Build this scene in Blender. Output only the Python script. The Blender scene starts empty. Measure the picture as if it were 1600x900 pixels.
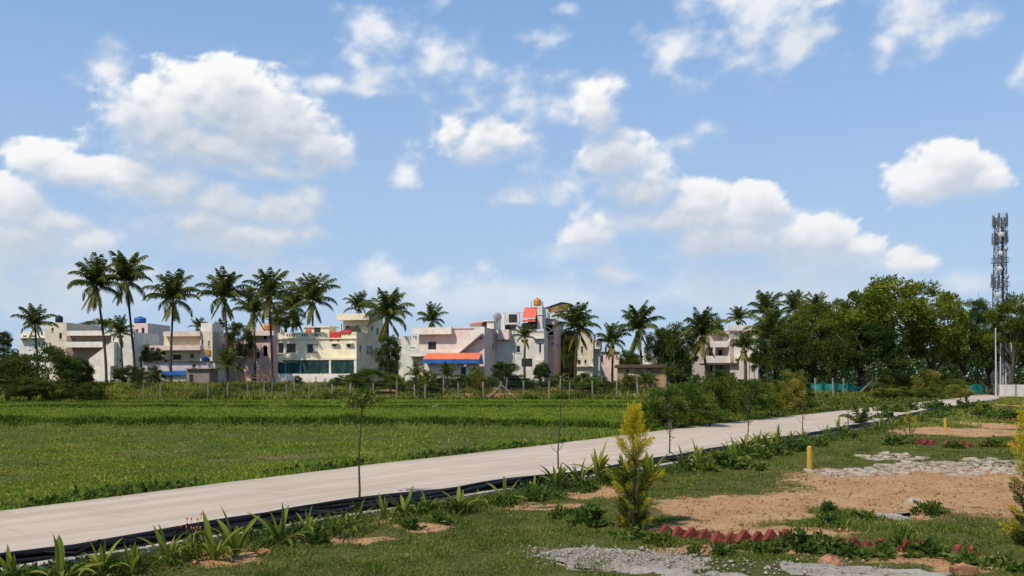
import bpy, math, random
import numpy as np
from mathutils import Vector, Matrix, Euler

# ======================================================================= camera, sky light, sun, exposure
sc = bpy.context.scene
COL = sc.collection
rnd = random.Random(11)
nr = np.random.RandomState(5)
R = math.radians
FPX, HORZ, CX, CAMZ = 1400.0, 590.0, 800.0, 2.2          # focal length and horizon measured on the photograph

cam_d = bpy.data.cameras.new('camera')
cam_d.sensor_width = 36.0
cam_d.lens = 36.0 * FPX / 1600.0
cam_d.shift_y = (HORZ - 450.0) / 1600.0
cam_d.clip_start = 0.1
cam_d.clip_end = 20000
cam = bpy.data.objects.new('camera', cam_d)
cam.location = (0, 0, CAMZ)
cam.rotation_euler = (R(90), 0, 0)
COL.objects.link(cam)
sc.camera = cam

SUN_EL = R(51)
SUN_DIR = Vector((-0.66, -0.75, 0)).normalized() * math.cos(SUN_EL) + Vector((0, 0, math.sin(SUN_EL)))
world = bpy.data.worlds.new('World')
sc.world = world
world.use_nodes = True
wn = world.node_tree.nodes
wl = world.node_tree.links
wn.clear()
w_sky = wn.new('ShaderNodeTexSky')
w_sky.sky_type = 'NISHITA'
w_sky.sun_disc = False
w_sky.sun_elevation = SUN_EL
w_sky.sun_rotation = math.atan2(SUN_DIR.x, SUN_DIR.y)
w_sky.altitude = 300
w_sky.air_density = 1.0
w_sky.dust_density = 0.6
w_sky.ozone_density = 1.6
w_bg = wn.new('ShaderNodeBackground')
w_bg.inputs['Strength'].default_value = 0.13
w_out = wn.new('ShaderNodeOutputWorld')
wl.new(w_sky.outputs[0], w_bg.inputs[0])
# the clear blue between the clouds, a little paler and bluer than the bare sky model, even all round
w_blue = wn.new('ShaderNodeBackground')
w_blue.inputs['Color'].default_value = (.205, .45, .90, 1)
w_blue.inputs['Strength'].default_value = 1.0
w_mix = wn.new('ShaderNodeMixShader')
w_mix.inputs[0].default_value = 0.52
wl.new(w_bg.outputs[0], w_mix.inputs[1])
wl.new(w_blue.outputs[0], w_mix.inputs[2])
wl.new(w_mix.outputs[0], w_out.inputs[0])

sun_d = bpy.data.lights.new('sun', 'SUN')
sun_d.energy = 4.3
sun_d.angle = R(0.53)
sun_d.color = (1.0, 0.89, 0.74)
sun = bpy.data.objects.new('sun', sun_d)
sun.rotation_euler = (-SUN_DIR).to_track_quat('-Z', 'Y').to_euler()
sun.location = (-60, -40, 90)
COL.objects.link(sun)

sc.view_settings.view_transform = 'Standard'
sc.view_settings.look = 'None'
sc.view_settings.exposure = 0.0
sc.view_settings.gamma = 1.0
sc.view_settings.use_curve_mapping = False
sc.cycles.max_bounces = 6
sc.cycles.diffuse_bounces = 3
sc.cycles.transparent_max_bounces = 8

# ======================================================================= helpers
def smooth(a, b, x):
    t = np.clip((np.asarray(x, float) - a) / (b - a), 0, 1)
    return t * t * (3 - 2 * t)

def G(px, py, z=0.0):
    """ground point seen at a photo pixel"""
    y = FPX * (CAMZ - z) / (py - HORZ)
    return ((px - CX) / FPX * y, y)

def X(px, y):
    return (px - CX) / FPX * y

def Z(py, y):
    return CAMZ - (py - HORZ) / FPX * y

RZ = 0.10
RL = [G(*p, RZ) for p in ((0, 798), (280, 763), (560, 728), (870, 693), (1100, 664), (1300, 643))] + [(46.5, 93.0), (54.0, 106.0), (62.0, 130), (82, 170), (112, 215), (150, 280)]
RR = [G(*p, RZ) for p in ((0, 884), (300, 838), (562, 796), (820, 755), (950, 738), (1200, 692), (1350, 667))] + [(29.5, 61.6), (50.5, 93.0), (57.8, 106.0), (66.0, 130), (86, 170), (116, 215), (154, 280)]
RL = [(RL[0][0] - 26 * .7, RL[0][1] - 26)] + RL
RR = [(RR[0][0] - 26 * .7, RR[0][1] - 26)] + RR
RLx = lambda y: np.interp(y, [p[1] for p in RL], [p[0] for p in RL])
RRx = lambda y: np.interp(y, [p[1] for p in RR], [p[0] for p in RR])

def gz(x, y):
    """height of the land: level, rising gently under the houses beyond the fence"""
    return 1.3 * smooth(90, 112, y) * smooth(3, 16, RLx(y) - np.asarray(x, float))

_rs = np.random.RandomState(7)
_perm = _rs.permutation(256); _perm = np.concatenate([_perm, _perm, _perm]).astype(np.int32)
_gr = _rs.normal(size=(256, 3)); _gr /= np.linalg.norm(_gr, axis=1)[:, None]; _gr = _gr.astype(np.float32)
def pnoise(x, y, z):
    x, y, z = (np.asarray(q, np.float32) for q in np.broadcast_arrays(x, y, z))
    xi = np.floor(x).astype(np.int32); yi = np.floor(y).astype(np.int32); zi = np.floor(z).astype(np.int32)
    xf = x - xi; yf = y - yi; zf = z - zi
    u = xf*xf*xf*(xf*(xf*6-15)+10); v = yf*yf*yf*(yf*(yf*6-15)+10); w = zf*zf*zf*(zf*(zf*6-15)+10)
    xi &= 255; yi &= 255; zi &= 255
    r = 0
    for dx in (0, 1):
        wx = u if dx else 1-u
        for dy in (0, 1):
            wy = v if dy else 1-v
            for dz in (0, 1):
                wz = w if dz else 1-w
                g = _gr[_perm[_perm[_perm[xi+dx]+yi+dy]+zi+dz]]
                r = r + wx*wy*wz*(g[..., 0]*(xf-dx)+g[..., 1]*(yf-dy)+g[..., 2]*(zf-dz))
    return r*1.5
def fbm(p, s, n, gain=0.5, billow=False):
    r = 0; a = 1.0; t = 0
    for i in range(n):
        q = pnoise(p[0]*s+i*7.3, p[1]*s+i*3.1, p[2]*s-i*5.7)
        if billow: q = 1-2.2*np.abs(q)
        r = r+a*q; t += a; a *= gain; s *= 2.03
    return r/t

def tag(o, label=None, cat=None, group=None, kind=None):
    if label: o['label'] = label
    if cat: o['category'] = cat
    if group: o['group'] = group
    if kind: o['kind'] = kind
    return o

def link(name, me, mat=None, parent=None, loc=None, rot=None):
    o = bpy.data.objects.new(name, me)
    COL.objects.link(o)
    if mat is not None and len(me.materials) == 0:
        for m in (mat if isinstance(mat, (list, tuple)) else [mat]): me.materials.append(m)
    if parent: o.parent = parent
    if loc is not None: o.location = loc
    if rot is not None: o.rotation_euler = rot
    return o

def empty(name, loc=(0, 0, 0), rz=0.0):
    o = bpy.data.objects.new(name, None)
    o.empty_display_size = 0.3
    COL.objects.link(o)
    o.location = loc; o.rotation_euler = (0, 0, rz)
    return o

def copy_tree(o, parent=None):
    c = o.copy(); COL.objects.link(c); c.parent = parent
    for ch in list(o.children): copy_tree(ch, c)
    return c

def np_mesh(name, V, F, attrs=None, smooth_shade=False, nper=None):
    """mesh from arrays: V (n,3), F (m,k) of equal polygon size"""
    V = np.ascontiguousarray(V, np.float32); F = np.ascontiguousarray(F, np.int32)
    me = bpy.data.meshes.new(name)
    k = F.shape[1]
    me.vertices.add(len(V)); me.vertices.foreach_set('co', V.ravel())
    me.loops.add(F.size); me.loops.foreach_set('vertex_index', F.ravel())
    me.polygons.add(len(F))
    me.polygons.foreach_set('loop_start', np.arange(0, F.size, k, dtype=np.int32))
    me.polygons.foreach_set('loop_total', np.full(len(F), k, np.int32))
    if smooth_shade: me.polygons.foreach_set('use_smooth', np.ones(len(F), bool))
    for an, (typ, dat) in (attrs or {}).items():
        at = me.attributes.new(an, typ, 'POINT')
        at.data.foreach_set('value' if typ == 'FLOAT' else ('color' if typ == 'FLOAT_COLOR' else 'vector'), np.ascontiguousarray(dat, np.float32).ravel())
    me.update(calc_edges=True)
    return me

class MB:
    """collects boxes, bars, tubes and polygons into one mesh"""
    def __init__(s): s.v = []; s.f = []; s.sm = False
    def poly(s, pts):
        n = len(s.v); s.v += [tuple(p) for p in pts]; s.f.append(tuple(range(n, n + len(pts)))); return s
    def box(s, x0, x1, y0, y1, z0, z1):
        if x0 > x1: x0, x1 = x1, x0
        if y0 > y1: y0, y1 = y1, y0
        if z0 > z1: z0, z1 = z1, z0
        n = len(s.v)
        s.v += [(x0,y0,z0),(x1,y0,z0),(x1,y1,z0),(x0,y1,z0),(x0,y0,z1),(x1,y0,z1),(x1,y1,z1),(x0,y1,z1)]
        s.f += [tuple(n+i for i in q) for q in ((0,3,2,1),(4,5,6,7),(0,1,5,4),(1,2,6,5),(2,3,7,6),(3,0,4,7))]
        return s
    def prism(s, outline, d):
        """closed outline (list of 3d points) swept along vector d"""
        n = len(s.v); k = len(outline); d = Vector(d)
        s.v += [tuple(p) for p in outline] + [tuple(Vector(p) + d) for p in outline]
        s.f.append(tuple(range(n + k - 1, n - 1, -1))); s.f.append(tuple(range(n + k, n + 2 * k)))
        for i in range(k):
            j = (i + 1) % k
            s.f.append((n + i, n + j, n + k + j, n + k + i))
        return s
    def bar(s, a, b, w, h=None):
        a = Vector(a); b = Vector(b); d = (b - a).normalized(); h = h or w
        up = Vector((0, 0, 1)) if abs(d.z) < .95 else Vector((1, 0, 0))
        sx = d.cross(up).normalized() * w / 2; sy = sx.cross(d).normalized() * h / 2
        return s.prism([a - sx - sy, a + sx - sy, a + sx + sy, a - sx + sy], b - a)
    def tube(s, pts, rad, n=8, cap=True):
        pts = [Vector(p) for p in pts]; m = len(pts)
        rad = rad if isinstance(rad, (list, tuple)) else [rad] * m
        b = len(s.v); px = None
        for i, p in enumerate(pts):
            d = (pts[min(i + 1, m - 1)] - pts[max(i - 1, 0)]).normalized()
            if px is None: px = d.orthogonal().normalized()
            else: px = (px - d * px.dot(d)).normalized()
            py = d.cross(px)
            for k in range(n):
                a = 2 * math.pi * k / n
                s.v.append(tuple(p + (px * math.cos(a) + py * math.sin(a)) * rad[i]))
        for i in range(m - 1):
            for k in range(n):
                s.f.append((b + i*n + k, b + i*n + (k+1) % n, b + (i+1)*n + (k+1) % n, b + (i+1)*n + k))
        if cap:
            s.f.append(tuple(b + k for k in reversed(range(n)))); s.f.append(tuple(b + (m-1)*n + k for k in range(n)))
        return s
    def lathe(s, prof, n=14, c=(0, 0, 0)):
        return s.tube([(c[0], c[1], c[2] + z) for r, z in prof], [r for r, z in prof], n)
    def mesh(s, name, smooth_shade=False):
        me = bpy.data.meshes.new(name); me.from_pydata(s.v, [], s.f)
        if smooth_shade:
            for p in me.polygons: p.use_smooth = len(p.vertices) == 4
        me.update(); return me
    def build(s, name, mat, parent=None, loc=None, smooth_shade=False):
        return link(name, s.mesh(name, smooth_shade), mat, parent, loc)

# ======================================================================= materials
def nt(m):
    m.use_nodes = True; n = m.node_tree.nodes; n.clear(); return n, m.node_tree.links
def ramp(n, stops):
    r = n.new('ShaderNodeValToRGB'); e = r.color_ramp.elements
    while len(e) > 1: e.remove(e[-1])
    e[0].position = stops[0][0]; e[0].color = (*stops[0][1], 1)
    for p, c in stops[1:]:
        x = e.new(p); x.color = (*c, 1)
    return r
def mixc(n, l, f, a, b, mode='MIX'):
    x = n.new('ShaderNodeMix'); x.data_type = 'RGBA'; x.blend_type = mode
    for s, v in ((x.inputs[0], f), (x.inputs[6], a), (x.inputs[7], b)):
        if hasattr(v, 'is_linked') or hasattr(v, 'links'): l.new(v, s)
        elif isinstance(v, (int, float)): s.default_value = v
        else: s.default_value = (*v, 1)
    return x.outputs[2]
def noise(n, l, vec, scale, detail=4, rough=.55):
    x = n.new('ShaderNodeTexNoise'); x.inputs['Scale'].default_value = scale; x.inputs['Detail'].default_value = detail; x.inputs['Roughness'].default_value = rough
    if vec is not None: l.new(vec, x.inputs['Vector'])
    return x.outputs['Fac']
def mapr(n, l, v, a, b, c=0.0, d=1.0):
    x = n.new('ShaderNodeMapRange'); x.interpolation_type = 'SMOOTHSTEP'
    l.new(v, x.inputs[0])
    for i, q in zip((1, 2, 3, 4), (a, b, c, d)): x.inputs[i].default_value = q
    return x.outputs[0]
def mathn(n, l, op, a, b):
    x = n.new('ShaderNodeMath'); x.operation = op
    for s, v in ((x.inputs[0], a), (x.inputs[1], b)):
        if isinstance(v, (int, float)): s.default_value = v
        else: l.new(v, s)
    return x.outputs[0]

MATS = {}
def paint(name, col, rough=.75, var=.10, scale=1.2, grime=(.16, .13, .10), grime_amt=.22, bump=.15, bscale=25, spec=.3, metal=0):
    """weathered surface: broad tone changes, streaks of grime, fine grain"""
    if name in MATS: return MATS[name]
    m = MATS[name] = bpy.data.materials.new(name); n, l = nt(m)
    geo = n.new('ShaderNodeNewGeometry'); pos = geo.outputs['Position']
    mp = n.new('ShaderNodeMapping'); mp.inputs['Scale'].default_value = (1, 1, .22); l.new(pos, mp.inputs[0])
    a = noise(n, l, pos, scale, 5, .6)
    b = noise(n, l, mp.outputs[0], 2.2, 6, .7)
    dark = tuple(c * (1 - var * 1.6) for c in col)
    c1 = mixc(n, l, mapr(n, l, a, .35, .65), dark, tuple(min(1, c * (1 + var * .35)) for c in col))
    c2 = mixc(n, l, mathn(n, l, 'MULTIPLY', mapr(n, l, b, .55, .85), grime_amt), c1, grime)
    fine = noise(n, l, pos, bscale, 3, .6)
    bp = n.new('ShaderNodeBump'); bp.inputs['Strength'].default_value = bump; bp.inputs['Distance'].default_value = .02
    l.new(fine, bp.inputs['Height'])
    s = n.new('ShaderNodeBsdfPrincipled'); o = n.new('ShaderNodeOutputMaterial')
    l.new(c2, s.inputs['Base Color']); s.inputs['Roughness'].default_value = rough; s.inputs['Metallic'].default_value = metal
    s.inputs['Specular IOR Level'].default_value = spec
    l.new(bp.outputs[0], s.inputs['Normal']); l.new(s.outputs[0], o.inputs[0])
    return m

def leafmat(name, stops, trans=.38, rough=.6, spec=.10, pscale=.6, pvar=.35, objvar=.3):
    """foliage: colour from the leaf's own tint, patches in the crown and a change from plant to plant"""
    if name in MATS: return MATS[name]
    m = MATS[name] = bpy.data.materials.new(name); n, l = nt(m)
    at = n.new('ShaderNodeAttribute'); at.attribute_name = 'tint'
    geo = n.new('ShaderNodeNewGeometry'); oi = n.new('ShaderNodeObjectInfo')
    pn = noise(n, l, geo.outputs['Position'], pscale, 3, .5)
    t = mathn(n, l, 'ADD', at.outputs['Fac'], mathn(n, l, 'MULTIPLY', mathn(n, l, 'SUBTRACT', pn, .5), pvar * 2))
    t = mathn(n, l, 'ADD', t, mathn(n, l, 'MULTIPLY', mathn(n, l, 'SUBTRACT', oi.outputs['Random'], .5), objvar))
    r = ramp(n, stops); l.new(t, r.inputs[0])
    s = n.new('ShaderNodeBsdfPrincipled'); l.new(r.outputs[0], s.inputs['Base Color'])
    s.inputs['Roughness'].default_value = rough; s.inputs['Specular IOR Level'].default_value = spec
    tr = n.new('ShaderNodeBsdfTranslucent')
    br = mixc(n, l, 1.0, r.outputs[0], (1.0, 1.0, .55), 'MULTIPLY'); l.new(br, tr.inputs[0])
    mx = n.new('ShaderNodeMixShader'); mx.inputs[0].default_value = trans
    l.new(s.outputs[0], mx.inputs[1]); l.new(tr.outputs[0], mx.inputs[2])
    o = n.new('ShaderNodeOutputMaterial'); l.new(mx.outputs[0], o.inputs[0])
    return m

def glassmat():
    if 'glass' in MATS: return MATS['glass']
    m = MATS['glass'] = bpy.data.materials.new('window_glass'); n, l = nt(m)
    s = n.new('ShaderNodeBsdfPrincipled'); s.inputs['Base Color'].default_value = (.015, .018, .02, 1)
    s.inputs['Roughness'].default_value = .12; s.inputs['Specular IOR Level'].default_value = .35
    geo = n.new('ShaderNodeNewGeometry'); b = n.new('ShaderNodeBump'); b.inputs['Strength'].default_value = .05
    l.new(noise(n, l, geo.outputs['Position'], 1.5, 2), b.inputs['Height']); l.new(b.outputs[0], s.inputs['Normal'])
    o = n.new('ShaderNodeOutputMaterial'); l.new(s.outputs[0], o.inputs[0]); return m

GREEN = dict(
 tree=[(0, (0.027,0.052,0.010)), (.35, (0.092,0.131,0.018)), (.65, (0.185,0.213,0.028)), (1, (0.270,0.275,0.037))],
 dark=[(0, (0.017,0.040,0.011)), (.5, (0.062,0.099,0.020)), (1, (0.161,0.185,0.031))],
 bush=[(0, (0.028,0.058,0.012)), (.4, (0.078,0.134,0.023)), (.75, (0.163,0.217,0.033)), (1, (0.298,0.279,0.045))],
 palm=[(0, (0.018,0.036,0.010)), (.4, (0.056,0.088,0.020)), (.7, (0.121,0.149,0.030)), (1, (0.310,0.235,0.059))],
 gold=[(0, (.020,.038,.008)), (.35, (.075,.085,.012)), (.65, (.34,.30,.022)), (1, (.62,.50,.03))],
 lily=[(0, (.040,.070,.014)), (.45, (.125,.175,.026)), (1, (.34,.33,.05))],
 leafy=[(0, (0.025,0.056,0.015)), (.5, (0.081,0.138,0.025)), (1, (0.213,0.237,0.044))],
 field=[(0, (0.047,0.083,0.014)), (.35, (0.138,0.206,0.022)), (.65, (0.217,0.292,0.031)), (.85, (0.343,0.318,0.055)), (1, (0.526,0.371,0.139))],
 lawn=[(0, (0.039,0.072,0.014)), (.4, (0.109,0.154,0.025)), (.7, (0.195,0.219,0.039)), (1, (0.411,0.348,0.116))],
 weed=[(0, (0.054,0.084,0.017)), (.4, (0.156,0.180,0.029)), (.7, (0.288,0.270,0.048)), (1, (0.432,0.324,0.102))],
)
L = {k: leafmat('leaf_' + k, v, pvar=.2 if k in ('tree', 'dark') else .35, objvar=.2 if k == 'tree' else .3) for k, v in GREEN.items()}
for k, q in (('field', .25), ('lawn', .3), ('weed', .16)):
    pass
M_cream = paint('cream_paint', (.78, .69, .50))
M_creamside = M_cream
M_pale = paint('pale_pink_white_paint', (.74, .59, .52))
M_white = paint('white_paint', (.78, .73, .66))
M_grey = paint('grey_white_plaster', (.66, .63, .56), grime_amt=.3)
M_pink = paint('pink_paint', (.60, .40, .37))
M_pinkpale = paint('pale_pink_wall', (.60, .49, .44), grime_amt=.3)
M_beige = paint('beige_paint', (.68, .60, .46))
M_yellowcream = paint('yellow_cream_paint', (.66, .57, .38))
M_bluegrey = paint('pale_blue_grey_paint', (.67, .66, .60))
M_ochre = paint('ochre_brick_wall', (.44, .29, .15), var=.3)
M_brownroof = paint('brown_roof', (.11, .07, .05))
M_teal = paint('teal_net', (.012, .055, .052), rough=.8, var=.3, grime_amt=.2)
M_tealpost = paint('teal_paint', (.04, .22, .24))
M_orange = paint('orange_sheet', (.72, .17, .07), rough=.6, var=.1, grime_amt=.15)
M_red = paint('red_sheet', (.60, .07, .04), rough=.6, var=.15, grime_amt=.15)
M_redaw = paint('coral_sheet', (.66, .13, .09), rough=.6, var=.1, grime_amt=.15)
M_blue = paint('blue_sheet', (.03, .13, .42), rough=.5, var=.2, grime_amt=.15)
M_dark = paint('dark_metal', (.03, .03, .03), rough=.6, var=.2, grime_amt=.1)
M_frame = paint('brown_window_frame', (.09, .06, .045), rough=.5)
M_wframe = paint('white_window_frame', (.6, .58, .54), rough=.5)
M_blacktank = paint('black_plastic', (.02, .02, .022), rough=.45, grime_amt=.1)
M_orangetank = paint('orange_plastic', (.50, .22, .03), rough=.45, grime_amt=.2)
M_wood = paint('weathered_wood', (.30, .18, .09), var=.3)
M_post = paint('fence_post_concrete', (.27, .24, .19), var=.2)
M_wire = paint('wire', (.18, .18, .18), rough=.5, metal=.6)
M_galv = paint('galvanised_steel', (.17, .18, .19), rough=.5, metal=.4, grime_amt=.3)
M_pole = paint('pale_pole', (.50, .50, .48), rough=.6)
M_bark = paint('bark', (.10, .075, .055), var=.35, scale=6, bump=.5, bscale=18)
M_palmbark = paint('palm_bark', (.085, .062, .045), var=.35, scale=4, bump=.5, bscale=10)
M_twig = paint('twig', (.05, .036, .026), var=.2, scale=8)
M_brick = paint('red_edging_brick', (.215, .042, .028), rough=.92, var=.35, scale=9, grime=(.20, .10, .055), grime_amt=.8, bump=.4)
M_yellow = paint('yellow_paint', (.52, .34, .04), rough=.55, scale=6, grime_amt=.3)
M_pipe = paint('black_pipe', (.013, .012, .012), rough=.5, var=.3, scale=3, grime=(.10, .075, .055), grime_amt=.5, spec=.12)
M_kerb = paint('kerb_concrete', (.46, .40, .34), var=.25, scale=3, grime_amt=.7)
M_stone = paint('grey_paving_stone', (.42, .345, .26), var=.3, scale=5, grime=(.22, .15, .10), grime_amt=.6, bump=.5)
M_netgreen = paint('green_net', (.01, .20, .17), rough=.8, var=.25, grime_amt=.2)
M_ledge = paint('white_ledge', (.76, .71, .62), grime_amt=.3)
M_coco = paint('coconut', (.30, .20, .03), rough=.5)
# ======================================================================= sky with clouds (a dome; the sky texture shows through its gaps)
# each puff: where it stands (photo x, y), its radii and weight; 'c' heaped, 'w' wispy, 's' soft veil
CLOUDS = dict(c=[
 (345,165,105,62,1),(250,190,85,52,1),(425,205,105,52,1),(492,232,60,42,1),(205,185,42,48,.9),(345,235,170,42,1),(300,135,42,35,.9),(365,128,48,34,1),(230,150,30,30,.8),(420,265,110,22,.8),
 (55,245,42,24,.9),(125,268,65,26,.95),(200,275,58,32,1),(270,297,65,42,1),(350,315,80,34,1),(440,325,62,36,1),(486,312,26,28,.9),(400,368,110,28,.8),(482,368,34,26,.8),(310,345,90,32,.8),
 (20,315,58,38,1),(80,345,55,27,.95),(140,374,42,20,.9),(25,370,85,40,.7),
 (765,218,80,36,.95),(712,205,34,30,.8),(940,180,38,52,.8),(955,235,55,42,.85),
 (1480,272,72,40,1),(1488,248,44,28,1),(1432,285,44,24,.9),(1530,278,38,26,.9),
 (1000,302,70,34,1),(1085,318,62,34,1),(1172,322,46,34,1),(1040,345,150,34,.85),(925,368,66,30,.8),(1245,372,40,28,.9),(1290,372,58,30,.9),(1345,385,42,24,.85),(1430,405,44,22,.8),(1120,375,130,30,.75)],
 w=[
 (168,112,40,22,.75),(525,132,85,24,.85),(488,106,30,20,.8),(585,147,38,10,.6),(540,14,40,16,.8),(600,45,50,24,.85),(680,85,66,42,1),(640,92,40,32,.9),(722,72,24,26,.8),(560,95,18,14,.4),
 (735,150,60,26,.6),(830,155,62,38,.85),(690,150,40,30,.35),(900,110,30,20,.45),(925,140,40,34,.9),(985,250,62,26,.75),(1075,222,32,18,.7),(870,300,58,26,.8),(838,268,28,14,.6),(632,262,24,20,.7),
 (858,62,46,18,.75),(895,16,25,10,.35),(1040,85,50,36,.85),(1190,40,95,50,1),(1250,62,52,42,.9),(1110,58,38,32,.8),(1160,88,50,18,.7),(1290,3,34,8,.7),(1440,15,62,44,.95),(1385,72,22,22,.8),(1598,112,14,24,.6),(800,383,16,9,.5),
 (605,425,46,22,.75),(700,440,80,20,.65),(960,432,60,18,.6),(75,412,110,26,.8),(420,415,80,14,.5)],
 s=[
 (800,465,360,40,.7),(1230,450,280,40,.7),(400,430,140,26,.5),(90,455,200,48,.85),(1300,410,170,40,.7),(1180,365,150,50,.6),(900,390,120,40,.6),(340,375,160,36,.6),(60,375,120,50,.65),(1500,440,120,30,.5),(420,240,150,52,.4)])
def px_dir(px, py):
    az = np.arctan((px-CX)/FPX); el = np.arctan((HORZ-py)/np.hypot(FPX, px-CX)); return az*FPX, el*FPX
def cloud_density(U, V, octs=7):
    az = U/FPX; el = V/FPX
    p = (np.sin(az)*np.cos(el), np.cos(az)*np.cos(el), np.sin(el)*1.5)
    wx = fbm(p, 14, 3)*26; wy = fbm((p[1], p[2], p[0]), 14, 3)*16
    det = fbm(p, 22, octs, .52)
    bil = fbm(p, 30, max(3, octs-1), .55, True)
    F = {}
    for k in 'cws':
        f = np.full(U.shape, -3.0, np.float32)
        q = {'c': .55, 'w': 1.3, 's': .8}[k]
        for (x, y, rx, ry, w) in CLOUDS[k]:
            cu, cv = px_dir(x, y)
            dx = (U+wx*q-cu)/rx; dy = (V+wy*q-cv)/ry
            g = w*1.12-np.sqrt(dx*dx+dy*dy)*1.05*(.55+.45*w)
            h = np.clip(.5+.5*(g-f)/.22, 0, 1)
            f = f*(1-h)+g*h+.11*h*(1-h)
        F[k] = f
    zz = np.abs(np.sin(el))+.16
    pl = (p[0]/zz, p[1]/zz, 0*az+3.7)
    gen = fbm(pl, .85, octs, .55)*2.2-.35
    out = np.clip(np.maximum((np.abs(U)-820)/160, (V-610)/90), 0, 1)
    gen = gen*out-(1-out)*3
    big = fbm(p, 7, 3)
    dc = F['c']*.9+bil*.34-.02+det*.55+big*.25
    dw = F['w']*1.0+det*2.5+big*.3+.42
    ds = F['s']*1.3+det*.8+big*.5+.25
    return dc, dw, ds, gen
def sm(a, b, x):
    t = np.clip((x-a)/(b-a), 0, 1); return t*t*(3-2*t)
def cloud_sky(U, V):
    """cover and thickness-weighted light of the clouds"""
    dc, dw, ds, gen = cloud_density(U, V)
    az = U/FPX; el = V/FPX
    bil0 = fbm((np.sin(az)*np.cos(el), np.cos(az)*np.cos(el), np.sin(el)*1.5), 16, 5, .55, True)
    thick = 0
    for s, wt in ((7, 8), (16, 10), (30, 15), (50, 22), (78, 30)):
        c2, w2, s2, g2 = cloud_density(U-s*.35, V+s*.94, 4)
        thick = thick+wt*(np.clip(c2*1.3, 0, 1)+.30*np.clip(w2, 0, .8)+.2*np.clip(s2, 0, .6)+.4*np.clip(g2, 0, .8))
    light = np.exp(-thick/40.0)
    soft = .24+.85*(1-light)
    ac = sm(.0, 1, dc/soft)*.97; aw = sm(-.10, 1.7, dw)*.88; as_ = sm(0, 1.1, ds)*.66; ag = sm(0, .6, gen)*.9
    a = 1-(1-ac)*(1-aw)*(1-as_)*(1-ag)
    c2 = cloud_density(U-5, V+13, 6)[0]
    light = light+(.20*np.clip(.5+bil0*.6, 0, 1)-.10)*ac+np.clip((dc-c2)*.55, -.22, .22)*ac
    return a, np.clip(light+.10*aw, 0, 1)
def build_sky():
    fine = np.arange(-34, 34.01, .14); coarse_l = np.arange(-180, -34, 3.0); coarse_r = np.arange(37, 178, 3.0)
    az = np.radians(np.concatenate([coarse_l, fine, coarse_r]))
    el = np.radians(np.concatenate([[-1.2, -.5], np.arange(0, 26.01, .14), np.arange(27, 89, 2.5), [89.5]]))
    A, E = np.meshgrid(az, el)
    a, li = cloud_sky((A*FPX).astype(np.float32), (E*FPX).astype(np.float32))
    rad = 5000.0
    V = np.stack([np.sin(A)*np.cos(E)*rad, np.cos(A)*np.cos(E)*rad, np.sin(E)*rad+CAMZ], -1).reshape(-1, 3)
    n_e, n_a = A.shape
    i = np.arange(n_e-1)[:, None]*n_a; j = np.arange(n_a)[None, :]; j2 = (j+1) % n_a
    F = np.stack([i+j, i+j2, i+n_a+j2, i+n_a+j], -1).reshape(-1, 4)
    me = np_mesh('sky', V, F, dict(cover=('FLOAT', a.ravel()), light=('FLOAT', li.ravel())), True)
    m = bpy.data.materials.new('cloudy_sky'); n, l = nt(m)
    m.cycles.emission_sampling = 'NONE'
    ac = n.new('ShaderNodeAttribute'); ac.attribute_name = 'cover'
    al = n.new('ShaderNodeAttribute'); al.attribute_name = 'light'
    geo = n.new('ShaderNodeNewGeometry')
    sep = n.new('ShaderNodeSeparateXYZ'); l.new(geo.outputs['Position'], sep.inputs[0])
    fine_n = noise(n, l, geo.outputs['Position'], .035, 5, .62)
    cov = mathn(n, l, 'ADD', ac.outputs['Fac'], mathn(n, l, 'MULTIPLY', mathn(n, l, 'SUBTRACT', fine_n, .5),
          mathn(n, l, 'MULTIPLY', mathn(n, l, 'MULTIPLY', ac.outputs['Fac'], mathn(n, l, 'SUBTRACT', 1.0, ac.outputs['Fac'])), 1.1)))
    air = mapr(n, l, sep.outputs[2], 0, 1500, .55, 0)            # distance to the low clouds: they whiten into the air
    lit = mixc(n, l, al.outputs['Fac'], (.49, .56, .665), (1.0, .995, .985))
    col = mixc(n, l, air, lit, (.62, .69, .78))
    em = n.new('ShaderNodeEmission'); l.new(col, em.inputs[0]); em.inputs[1].default_value = 1.0
    tr = n.new('ShaderNodeBsdfTransparent')
    mx = n.new('ShaderNodeMixShader')
    # thin pale air low over the land, the same all the way round
    hz = mapr(n, l, sep.outputs[2], -500, 2900, .92, 0)
    cv = mathn(n, l, 'SUBTRACT', 1.0, mathn(n, l, 'MULTIPLY', mathn(n, l, 'SUBTRACT', 1.0, cov), mathn(n, l, 'SUBTRACT', 1.0, hz)))
    hc = mixc(n, l, cov, (.48, .62, .80), col)
    l.new(hc, em.inputs[0])
    l.new(cv, mx.inputs[0]); l.new(tr.outputs[0], mx.inputs[1]); l.new(em.outputs[0], mx.inputs[2])
    o = n.new('ShaderNodeOutputMaterial'); l.new(mx.outputs[0], o.inputs[0])
    return tag(link('sky', me, m), kind='structure')
build_sky()

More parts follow.
